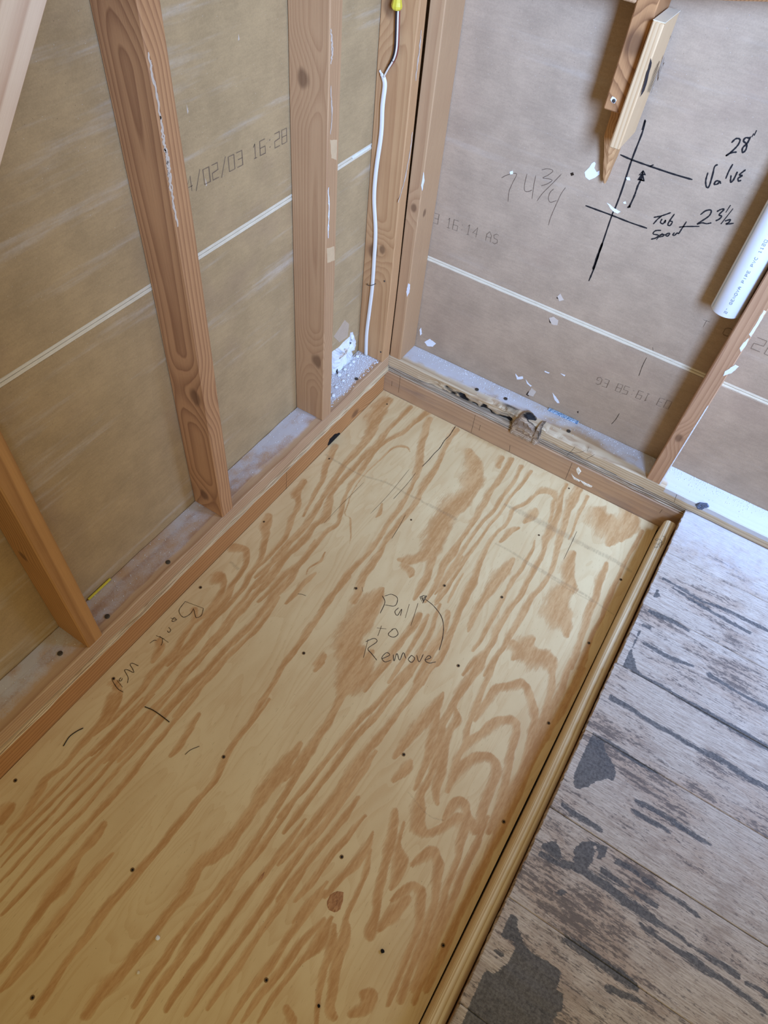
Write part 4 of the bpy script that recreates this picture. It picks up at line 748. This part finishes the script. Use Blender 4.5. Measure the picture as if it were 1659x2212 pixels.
TTU = [[(375,1090),(470,1070),(570,1035)],[(470,1070),(420,1110),(370,1165)],[(470,1105),(452,1145),(480,1160),(510,1120),(500,1155)],[(610,1050),(560,1120),(535,1170),(560,1180),(585,1140),(555,1130)]]
TSP = [[(460,1235),(395,1240),(370,1275),(430,1290),(400,1320),(345,1335)],[(475,1265),(405,1340)],[(440,1290),(490,1280),(480,1300),(435,1310)],[(545,1265),(510,1285),(530,1300),(555,1275),(545,1262)],[(610,1260),(590,1285),(610,1290),(640,1265),(655,1275)],[(745,1135),(690,1220),(655,1275)],[(660,1200),(740,1192),(890,1190)]]
T23 = [[(900,1060),(960,1015),(1020,1010),(1000,1070),(900,1140),(865,1165),(920,1150),(970,1160),(1025,1150)],[(1085,1025),(1130,1000),(1165,1000),(1110,1060),(1140,1075),(1110,1110),(1070,1128)],[(1240,950),(1185,1035)],[(1268,990),(1130,1165)],[(1175,1130),(1235,1115),(1220,1145),(1190,1165),(1275,1155)]]
for L in (TTU, TSP, T23): ribbons('marker_text', mk(L, (1340, 260), .19229), (0, -1, 0), .0028, M['marker'], wr)
T74 = [[(130,355),(200,320),(310,305),(260,420),(220,520),(208,640)],[(435,305),(405,440),(410,510),(450,518),(495,500)],[(540,325),(515,450),(495,605)],[(610,260),(680,245),(745,270),(690,320),(625,355),(690,365),(735,385),(680,425),(605,450)],[(845,310),(740,420),(620,540),(555,630)],[(755,485),(710,530),(690,600),(715,645),(790,625)],[(895,470),(840,550),(780,680),(720,820),(690,920)]]
ribbons('pencil_text', mk(T74, (1060, 320), .18083), (0, -1, 0), .0013, M['pencil_wall'], wr)
for q_ in [[at(*q, 1, yw) for q in P] for P in (((1397,772),(1388,790),(1380,812)), ((1410,750),(1411,757)), ((1338,893),(1330,906),(1321,916)))]: ribbons('pencil_tick', [q_], (0, -1, 0), .0014, M['pencil'], wr)
def wall_stamp(parent, text, a, b, ax, val, nrm, hpx, wdt=.0022, flip=False, mat='ink'):
    """row of printed characters from pixel a to pixel b, hpx high"""
    st, L = stamp(text); A = at(*a, ax, val); B = at(*b, ax, val); u = (B - A) / L; upv = Vector((0, 0, 1)) if not flip else Vector((0, 0, -1))
    hgt = (at(a[0], a[1] - hpx, ax, val) - A).length / 1.5
    ribbons('printed_stamp', [[A + u * x + upv * hgt * y for x, y in P] for P in st], nrm, wdt, M[mat], parent, smooth=False)
wall_stamp(wl, '4/02/03 16:28', (404, 418), (624, 304), 0, WX, (1, 0, 0), 34, .0024)
wall_stamp(wr, '3 16:14 AS', (936, 481), (1078, 530), 1, yw, (0, -1, 0), 22, .0018)
wall_stamp(wr, '03 19:58 EG', (1452, 868), (1288, 812), 1, yw, (0, -1, 0), 18, .0018, flip=True)
wall_stamp(wr, 'T', (1512, 704), (1532, 711), 1, yw, (0, -1, 0), 15, .0018); wall_stamp(wr, 'O', (1560, 722), (1582, 730), 1, yw, (0, -1, 0), 17, .0018); wall_stamp(wr, '20', (1622, 752), (1680, 776), 1, yw, (0, -1, 0), 26, .0022)
# torn paper, plaster scratches and gouges
def chips(parent, name, L, nrm, ax, val, m, th=.002, k=1.0):
    for P in L:
        cx_, cy_ = sum(q[0] for q in P) / len(P), sum(q[1] for q in P) / len(P); P = [(cx_ + (q[0] - cx_) * k, cy_ + (q[1] - cy_) * k) for q in P]
        V, Fc = (flake([at(*q, ax, val) for q in P], nrm, th, .5) if th > .0025 else scrape([at(*q, ax, val) for q in P], nrm, th * .5)); mesh_obj(name, V, Fc, M[m], parent)
chips(wr, 'plaster_gouge', [[(1260,372),(1272,360),(1278,350),(1284,346),(1288,350),(1284,362),(1290,372),(1298,368),(1298,378),(1286,386),(1272,392),(1262,384)], [(1112,806),(1119,814),(1130,812),(1132,818),(1122,820),(1116,820)], [(1135,818),(1142,828),(1150,834),(1147,836),(1138,828)], [(1192,846),(1197,852),(1206,864),(1210,872),(1205,872),(1198,864)],
  [(1309,436),(1316,440),(1324,448),(1332,452),(1343,458),(1336,463),(1326,458),(1318,450)], [(1352,383),(1360,382),(1362,390),(1354,389)], [(1346,436),(1351,434),(1353,440),(1347,440)], [(1176,800),(1188,805),(1186,807),(1176,803)], [(1210,806),(1222,810),(1220,813)], [(906,712),(910,706),(912,722),(908,726)], [(915,738),(928,730),(944,742),(936,750),(922,748)], [(1101,370),(1108,368),(1109,376),(1102,377)]], (0, -1, 0), 1, yw, 'plaster', .002, .85)
chips(wr, 'torn_paper', [[(1204,640),(1210,634),(1218,648),(1208,650)], [(1186,686),(1196,684),(1206,692),(1204,702),(1192,700)], [(1140,852),(1148,838),(1158,846),(1152,856)]], (0, -1, 0), 1, yw, 'residue', .0024)
chips(wr, 'gouge', [[(1202,644),(1206,638),(1207,646)], [(1186,688),(1192,684),(1190,698),(1187,696)], [(1136,852),(1142,844),(1142,856)], [(1232,374),(1238,372),(1240,378),(1234,380)], [(1246,889),(1250,888),(1249,893)]], (0, -1, 0), 1, yw, 'hair', .0012)
# big white torn plaster patch low on the left wall, beside the cable
cpx = lambda L: [(600 + x * .3014, 450 + y * .3014) for x, y in L]
chips(wl, 'torn_plaster', [cpx([(385,1030),(430,1000),(480,950),(515,920),(520,890),(540,885),(545,920),(560,945),(550,990),(530,1020),(525,1070),(500,1110),(460,1140),(430,1160),(415,1190),(388,1205)])], (1, 0, 0), 0, WX, 'plaster', .010)
chips(wl, 'torn_paper', [cpx([(435,1075),(470,1020),(510,985),(515,995),(490,1040),(450,1075)])], (1, 0, 0), 0, WX + .009, 'residue', .003)
chips(wl, 'torn_paper', [cpx([(400,920),(480,800),(510,830),(500,920),(440,960)])], (1, 0, 0), 0, WX, 'scuff', .0012)
chips(wl, 'gouge', [cpx([(525,945),(535,940),(538,955)]), cpx([(516,965),(524,960),(522,975)]), cpx([(420,1170),(428,1150),(430,1200)]), cpx([(440,1080),(470,1050),(500,1000),(480,1050)])], (1, 0, 0), 0, WX + .011, 'black', .0014)
chips(wl, 'plaster_scratch', [[(515,74),(517,85),(514,88)], [(403,226),(407,240),(405,246)], [(443,385),(447,400),(445,402)], [(353,270),(356,278),(352,282)]], (1, 0, 0), 0, WX, 'residue', .0008)
wl_tape = [[(760,338),(780,326),(800,314),(800,318),(780,331),(762,343)]]
chips(wl, 'plaster_scratch', wl_tape, (1, 0, 0), 0, WX, 'plaster', .0015)

# plaster smears on the studs
def smear(parent, L, ax, val, nrm, th=.0012, m='residue'): chips(parent, 'plaster_smear', L, nrm, ax, val, m, th)
def streak(parent, px, ax, val, nrm, w, m='residue'):
    P = catmull([at(*q, ax, val) for q in px], 8); t = Vector(nrm).cross((P[-1] - P[0]).normalized()).normalized()
    for i in range(2): ribbons('plaster_smear', [[p + t * (random.uniform(-.5, .5) * w + i * w * .3) for p in P[i * 3:len(P) - i * 2]]], nrm, w * (.9 - .35 * i), M[m], parent, lift=.0006 + .0002 * i, smooth=False)
streak(stud2, [(320,112),(328,160),(338,210),(346,258)], 0, 0, (1, 0, 0), .0030); streak(stud2, [(346,250),(352,300),(359,340),(366,390),(374,440),(383,490)], 0, 0, (1, 0, 0), .0036); streak(stud2, [(356,320),(361,350),(368,395)], 0, 0, (1, 0, 0), .0050)
streak(stud3, [(714,62),(717,100),(715,138)], 0, 0, (1, 0, 0), .0034); streak(stud3, [(714,185),(716,240),(714,290)], 0, 0, (1, 0, 0), .0026); streak(stud3, [(709,405),(710,450),(708,515)], 0, 0, (1, 0, 0), .0030, 'plaster')
M['pale'] = flat('pale_scraped_wood', (206, 176, 136), .7, amount=.12)
smear(stud3, [[(706,536),(722,532),(723,562),(707,568)], [(713,302),(728,302),(727,346),(716,342)]], 0, 0, (1, 0, 0), .0005, 'pale')
streak(studc, [(910,65),(905,110),(897,175)], 0, 0, (1, 0, 0), .0034); streak(studc, [(891,285),(884,335),(872,395),(859,438)], 0, 0, (1, 0, 0), .0036)
smear(stude, [[(882,612),(886,615),(884,632),(879,641),(878,630)], [(915,372),(917,390),(912,412),(910,400)]], 1, 0, (0, -1, 0), .0012, 'plaster')
smear(studr, [[(1650,670),(1655,672),(1640,700),(1622,728),(1618,722),(1634,698)], [(1618,730),(1612,745),(1600,760),(1598,752),(1606,740)], [(1588,788),(1596,792),(1580,806),(1562,812),(1566,802)]], 1, 0, (0, -1, 0), .0012, 'plaster')
ribbons('plaster_bead', [[Vector((XR + S - .0012, 0, z)) for z in np.linspace(HP, .42, 12)]], (0, -1, 0), .0026, M['plaster'], studr, lift=.0004)

# ------------------------------------------------------------------ cut stud hanging on the end wall, pale scab board, split sliver, blocking
def skew(k): return lambda V: np.stack([-k * (V[:, 2] - .93), np.zeros(len(V)), np.zeros(len(V))], 1)
stub = lumber('cut_stud', (.396, .4335, .0, WY - .001, .933, TOP), M['stub'], 'old brown stud sawn off short, hanging behind the pale board', 'stud', 'studs of the end wall', lean=skew(.0))
smear(stub, [[(1319,215),(1323,208),(1329,211),(1332,216),(1328,223),(1323,222)]], 1, 0, (0, -1, 0), .0012, 'plaster')
V, Fc = disc(at(1326, 218, 1, -.001), (0, -1, 0), .0035); mesh_obj('nail_head', V, Fc, M['steel'], stub)
scab = lumber('scab_board', (.4345, .4555, -.020, .070, .880, 1.090), M['scab'], 'short pale fresh board nailed to the sawn-off stud, smudged black', 'board', step=(.01, .01, .02), wob=.0003, lean=skew(-.018),
  shape=lambda V: np.stack([V[:, 0], V[:, 1], V[:, 2] - np.where(V[:, 2] < .885, (V[:, 1] + .02) * -.05, 0)], 1))
V, Fc = gridbox(.4362, .4582, -.019, .069, 1.0900, 1.0912, (.01, .01, .01), .0004); V[:, 0] += .0012; mesh_obj('painted_end', V, Fc, M['edge'], scab)
sx = .4565
M['soot'] = flat('soot_smudge_dark', (52, 44, 42), .9, amount=.3)
def soot(P, n, w0):
    for i in range(n):
        t = i / max(1, n - 1); A = Vector(P[0]).lerp(Vector(P[1]), t); B = Vector(P[2]).lerp(Vector(P[3]), t); j0, j1 = random.uniform(0, .25), random.uniform(.7, 1)
        Q = [at(*A.lerp(B, j0 + (j1 - j0) * k / 4), 0, sx) for k in range(5)]
        ribbons('black_smudge', [Q], (1, 0, 0), w0 * random.uniform(.5, 1.3), M['soot'], scab, lift=.0022)
soot([(1396,200), (1402,206), (1420,128), (1426,132)], 5, .0030); soot([(1416,174), (1420,176), (1432,114), (1437,118)], 3, .0026); soot([(1444,86), (1446,88), (1448,74), (1450,76)], 2, .002)
chips(scab, 'black_smudge', [[(1382,210),(1386,196),(1394,166),(1402,140),(1406,126),(1408,136),(1400,168),(1392,196)]], (0, -1, 0), 1, -.0205, 'soot', .0003)
def sliver():
    V = []; Fc = []; nl = 12; n = 8
    for i in range(nl + 1):
        t = i / nl; z = .932 - .158 * t; w = 1.0 if t < .42 else 1 - (t - .42) / .58 * .88
        cx = .4165 + .012 * max(0, t - .4) / .6; x0 = cx - .0165 * w; x1 = cx + .0185 * w; y0 = .048 + .026 * max(0, t - .3); y1 = WY - .0006
        for x, y in ((x0, y0 + .004), (cx, y0), (x1, y0 + .003), (x1, (y0 + y1) / 2), (x1 - .001, y1), (cx, y1), (x0, y1), (x0, (y0 + y1) / 2)):
            j = random.uniform(-.0012, .0012); V.append((x + j, min(y + j, y1), z))
    for i in range(nl):
        for k in range(n): Fc.append((i * n + k, (i + 1) * n + k, (i + 1) * n + (k + 1) % n, i * n + (k + 1) % n))
    Fc.append(tuple(range(n))); Fc.append(tuple(nl * n + k for k in range(n - 1, -1, -1))); return V, Fc
V, Fc = sliver(); tag(mesh_obj('wood_splinter', V, Fc, M['sliver']), 'pointed splinter of split stud below the sawn-off stud', 'splinter')
tilt = lambda V: np.stack([np.zeros(len(V)), np.zeros(len(V)), .185 * (V[:, 0] - .44)], 1)
lumber('blocking', (.4600, .735, .0, WY - .001, 1.118, 1.156), M['stub'], 'horizontal brown blocking at the top edge, right of the pale board', 'blocking', 'blocking between studs', lean=tilt)
lumber('blocking', (XE + .001, .3952, .0, WY - .001, 1.100, 1.138), M['stud_e'], 'horizontal brown blocking at the top edge, left of the pale board', 'blocking', 'blocking between studs')
# diagonal brace board across the front of the left studs, upper left
a = at(105, 0, 0, .021); b = at(0, 370, 0, .021); dy, dz = (a.y - b.y), (a.z - b.z); L = math.hypot(dy, dz); dy /= L; dz /= L; nyv, nzv = -dz, dy
V, Fc = gridbox(0.0012, .021, -.14, 0, -1.2, 1.0, (.01, .03, .1), .002)
W2 = np.zeros_like(V); W2[:, 0] = V[:, 0]; W2[:, 1] = a.y + V[:, 2] * dy - V[:, 1] * nyv; W2[:, 2] = a.z + V[:, 2] * dz - V[:, 1] * nzv
keep = W2
brace = thing('brace_board', 'pale brace board slanting across the studs at the top left corner', 'brace', (.01, float(W2[:, 1].mean()), float(W2[:, 2].min())))
mesh_obj('timber', W2, Fc, M['brace'], brace)

# ------------------------------------------------------------------ white plastic pipe hanging in the stud bay
PX, PYc, PR, PZ0 = .7715, .040, .0315, .628
pipe = thing('plastic_pipe', 'white plastic pipe hanging beside the right stud with printed lettering', 'pipe', (PX, PYc, PZ0)); n = 48; V = []; Fc = []
prf = [(PR - .004, TOP), (PR - .004, PZ0 + .0008), (PR - .0032, PZ0), (PR - .0010, PZ0), (PR, PZ0 + .0012), (PR, .9), (PR, 1.2), (PR, TOP), (PR - .004, TOP)]
for r, z in prf:
    for k in range(n): a_ = 2 * math.pi * k / n; V.append((PX + r * math.cos(a_), PYc + r * math.sin(a_), z))
for i in range(len(prf) - 1):
    for k in range(n): Fc.append((i * n + k, i * n + (k + 1) % n, (i + 1) * n + (k + 1) % n, (i + 1) * n + k))
Fc = [f[::-1] for f in Fc]
mesh_obj('pipe_body', V, Fc, M['pvc'], pipe, smooth=True)
st, L = stamp('2" GENOVA PIPE PVC 1120 SCH 40 280 PSI @ 73°F ', 1.5)
def on_pipe(u, v, a0): a_ = a0 - v / PR; return Vector((PX + (PR + .0003) * math.cos(a_), PYc + (PR + .0003) * math.sin(a_), PZ0 + .010 + u))
V = []; Fc = []; k_ = .0050; hh = .0052
for P in st:
    Q = [on_pipe(x * k_ * .98, y * hh / 1.5, -1.42) for x, y in P]; b = len(V)
    for i, p in enumerate(Q):
        t = (Q[min(i + 1, len(Q) - 1)] - Q[max(i - 1, 0)]).normalized(); nr = Vector((p.x - PX, p.y - PYc, 0)).normalized(); s = nr.cross(t).normalized() * .00055; V += [tuple(p + s), tuple(p - s)]
    for i in range(len(Q) - 1): Fc.append((b + 2 * i, b + 2 * i + 1, b + 2 * i + 3, b + 2 * i + 2))
t_ = mesh_obj('printed_lettering', V, Fc, M['pvc_ink'], pipe)
V = []; Fc = []
for i in range(20):
    z = PZ0 + .004 + i * .06
    for da in (-.02, .02): a_ = -2.62 + da; V.append((PX + (PR + .0003) * math.cos(a_), PYc + (PR + .0003) * math.sin(a_), z))
for i in range(19): Fc.append((2 * i, 2 * i + 1, 2 * i + 3, 2 * i + 2))
mesh_obj('blue_line', V, Fc, M['blue_line'], pipe)

# ------------------------------------------------------------------ white cable with stripped ends and a wire nut
ys_ = YC - .0045
cab = thing('electrical_cable', 'white electrical cable running down the corner stud, stripped at the top', 'cable', tuple(at(789, 775, 1, ys_)))
pts = [at(*q, 1, ys_) for q in ((828,166),(831,185),(826,230),(823,290),(812,370),(808,430),(811,500),(808,560),(804,620),(798,670),(792,720),(790,772))]
pts[-1].z = HP + .0006
V, Fc = tube(pts, .0056, 12, flat_=.55, nrm=(0, -1, 0)); mesh_obj('sheath', V, Fc, M['sheath'], cab, smooth=True)
V, Fc = tube([at(*q, 1, ys_ - .002) for q in ((829,170),(824,160),(820,152))], [.004, .0025], 8, flat_=.5, nrm=(0, -1, 0)); mesh_obj('sheath_flap', V, Fc, M['sheath'], cab)
WP_ = [(829,166),(838,148),(849,128),(855,105),(857,70),(858,35),(859,14)]
for nm, dx, dyy, r, m in (('white_wire', 1.5, -.003, .0020, 'wire_white'), ('black_wire', -2.5, -.0025, .0019, 'wire_black'), ('bare_wire', 5, -.001, .0015, 'wire_red')):
    P = [at(x + dx * min(1, i / 2), y, 1, ys_ + dyy) for i, (x, y) in enumerate(WP_)]
    V, Fc = tube(P, r, 8); mesh_obj(nm, V, Fc, M[m], cab, smooth=True)
c0 = at(859, 16, 1, ys_ - .004); V = []; Fc = []; n = 16
for z, r in ((-.003, .0075), (0, .0100), (.004, .0105), (.010, .0090), (.022, .0072), (.026, .0060), (.0275, .003)):
    for k in range(n): a_ = 2 * math.pi * k / n; rr = r * (1 + (.07 if k % 2 else -.04)); V.append((c0.x + rr * math.cos(a_), c0.y + rr * math.sin(a_) * .9 - .004, c0.z + z))
for i in range(6):
    for k in range(n): Fc.append((i * n + k, i * n + (k + 1) % n, (i + 1) * n + (k + 1) % n, (i + 1) * n + k))
Fc.append(tuple(range(n - 1, -1, -1))); Fc.append(tuple(6 * n + k for k in range(n))); w_ = mesh_obj('wire_nut', V, Fc, M['yellow'], cab); w_['label'] = 'yellow wire nut'
s0 = [at(*q, 1, YC) for q in ((794,613),(796,612),(803,614),(810,612),(812,613))]
s0 = [s0[0] + Vector((0, .001, 0)), s0[1] + Vector((0, -.0085, 0)), s0[2] + Vector((0, -.0088, 0)), s0[3] + Vector((0, -.0085, 0)), s0[4] + Vector((0, .001, 0))]
V, Fc = tube(s0, .0009, 6, smooth=False); tag(mesh_obj('cable_staple', V, Fc, M['steel']), 'thin steel staple pinning the white cable to the corner stud', 'staple')

# ------------------------------------------------------------------ nails, debris and scraps on the plates
def nail(px, val, nrm, ax, r, parent, nm='nail_head'):
    V, Fc = disc(at(*px, ax, val) + Vector(nrm) * .0012, nrm, r, .0014); mesh_obj(nm, V, Fc, M['steel'], parent)
pl = bpy.data.objects['sole_plate']
for q in ((770, 819), (363, 1215), (232, 1332), (130, 1412)): nail(q, HP, (0, 0, 1), 2, .0054, pl)
for q in ((1092, 862), (1228, 932), (1030, 842)): nail(q, HP, (0, 0, 1), 2, .0056, plate_r)
for q in ((823, 760), (831, 607)): nail(q, YC, (0, -1, 0), 1, .0022, studc)
for q in ((1, 1021), (440, 1047)): pass
V, Fc = flake([at(*q, 1, -.001) for q in ((1502,1090),(1512,1085),(1528,1087),(1532,1094),(1518,1100),(1506,1098))], (0, -1, 0), .005, .4); mesh_obj('grey_knot', V, Fc, M['grey_knot'], plate_r)
V, Fc = gridbox(.530, .672, WY - .012, WY - .0008, HP + .0004, HP + .004, (.01, .01, .01), .0008); V[:, 2] += (vnoise(V, (60, 60, 60), 3) - .5) * .002 * (V[:, 2] > HP + .002)
pw0 = at(1186, 882, 2, HP); pw1 = at(1250, 912, 2, HP); V[:, 0] = np.interp(V[:, 0], (.530, .672), (pw0.x, pw1.x))
tag(mesh_obj('foam_strip', V, Fc, M['blue_foam']), 'speckled blue foam strip at the foot of the end wall behind the broken knot', 'foam strip')
y0_, y1_ = at(192, 1297, 2, HP), at(237, 1251, 2, HP)
V, Fc = tube([Vector((WX + .004, y0_.y, HP + .003)), Vector((WX + .004, (y0_.y + y1_.y) / 2, HP + .0035)), Vector((WX + .004, y1_.y, HP + .004))], .0028, 8); yel = mesh_obj('yellow_wire_scrap', V, Fc, M['yellow'])
tag(yel, 'short yellow wire scrap along the wall behind the left sole plate', 'wire scrap')
# pencil ticks on joist and plate
for q_ in [[at(*q, 1, YJ) for q in P] for P in (((865,812),(861,848)), ((847,823),(846,834)), ((1027,896),(1018,934)), ((1038,918),(1035,930)), ((1236,1000),(1222,1034)), ((1102,962),(1100,976)), ((1431,1100),(1425,1108)))]: ribbons('pencil_tick', [q_], (0, -1, 0), .0012, M['pencil'], jr)
for q_ in [[at(*q, 1, 0) for q in P] for P in (((1462,1068),(1456,1085)), ((1484,1078),(1472,1090)), ((1476,1076),(1482,1090)))]: ribbons('pencil_tick', [q_], (0, -1, 0), .0012, M['hair'], plate_r)
for q_ in [[at(*q, 0, XJ) for q in ((619,1020),(618,1059))]]: ribbons('pencil_tick', [q_], (1, 0, 0), .0012, M['pencil'], jl)
for q_ in [[at(*q, 2, HP) for q in P] for P in (((1242,965),(1234,975),(1224,984)), ((1264,974),(1250,978),(1234,979)), ((1272,965),(1268,975)), ((1284,982),(1274,988),(1266,992)))]: ribbons('pencil_tick', [q_], (0, 0, 1), .0010, M['hair'], plate_r, lift=.0008)
V, Fc = join([flake([at(*q, 1, YJ) for q in P], (0, -1, 0), .002, .5) for P in ([(1244,1012),(1250,1008),(1256,1018),(1250,1026),(1246,1022)], [(1234,1022),(1240,1030),(1254,1038),(1252,1041),(1238,1034)], [(1252,1036),(1266,1044),(1280,1050),(1278,1053),(1262,1048)])])
mesh_obj('raised_splinters', V, Fc, M['edge'], jr)
# plaster crumbs strewn on the plates: the larger ones are things, the fine grit is stuff
big = [((745, 800), .006), ((757, 790), .005), ((733, 812), .007), ((764, 783), .0055), ((726, 838), .005), ((752, 812), .004), ((741, 824), .0045), ((720, 856), .006), ((772, 772), .006)]
for i, ((x, y), r) in enumerate(big):
    p = at(x, y, 2, HP); V, Fc = crumb(p, r, ''); tag(mesh_obj('plaster_crumb', V, Fc, M['plaster']), 'white plaster crumb on the sole plate below the torn plaster patch', 'crumb', 'plaster crumbs by the corner')
def grit(V, Fc, p, r):
    b = len(V); t = random.random() * 6.28
    for k in range(3): V.append((p[0] + r * math.cos(t + 2.1 * k), p[1] + r * math.sin(t + 2.1 * k), p[2] - .0003))
    V.append((p[0], p[1], p[2] + r * 1.1)); Fc.extend([(b, b + 1, b + 3), (b + 1, b + 2, b + 3), (b + 2, b, b + 3)])
def strew(label, spots):
    V = []; Fc = []
    for p, r in spots: grit(V, Fc, p, r)
    o = mesh_obj('plaster_grit', V, Fc, M['plaster']); o['kind'] = 'stuff'; tag(o, label, 'grit')
u_ = random.uniform
strew('fine white plaster grit on the left sole plate', [((u_(-.087, -.010), -.30 + .26 * random.random() ** .8, HP + .0008), u_(.0006, .0022)) for _ in range(900)] + [((u_(-.087, -.03), u_(-1.6, -.33), HP + .0008), u_(.0005, .0016)) for _ in range(250)])
strew('fine white plaster grit on the end wall sole plate', [((u_(.05, 1.3), max(.004, WY - .004 - abs(random.gauss(0, .022))), HP + .0008), u_(.0005, .0018)) for _ in range(900)])
strew('fine white plaster grit on the board floor', [((u_(.95, 1.6), u_(-.9, -.01), HS + .0008), u_(.0004, .0012)) for _ in range(260)])

for o in bpy.data.objects:
    if '_o' in o: del o['_o']
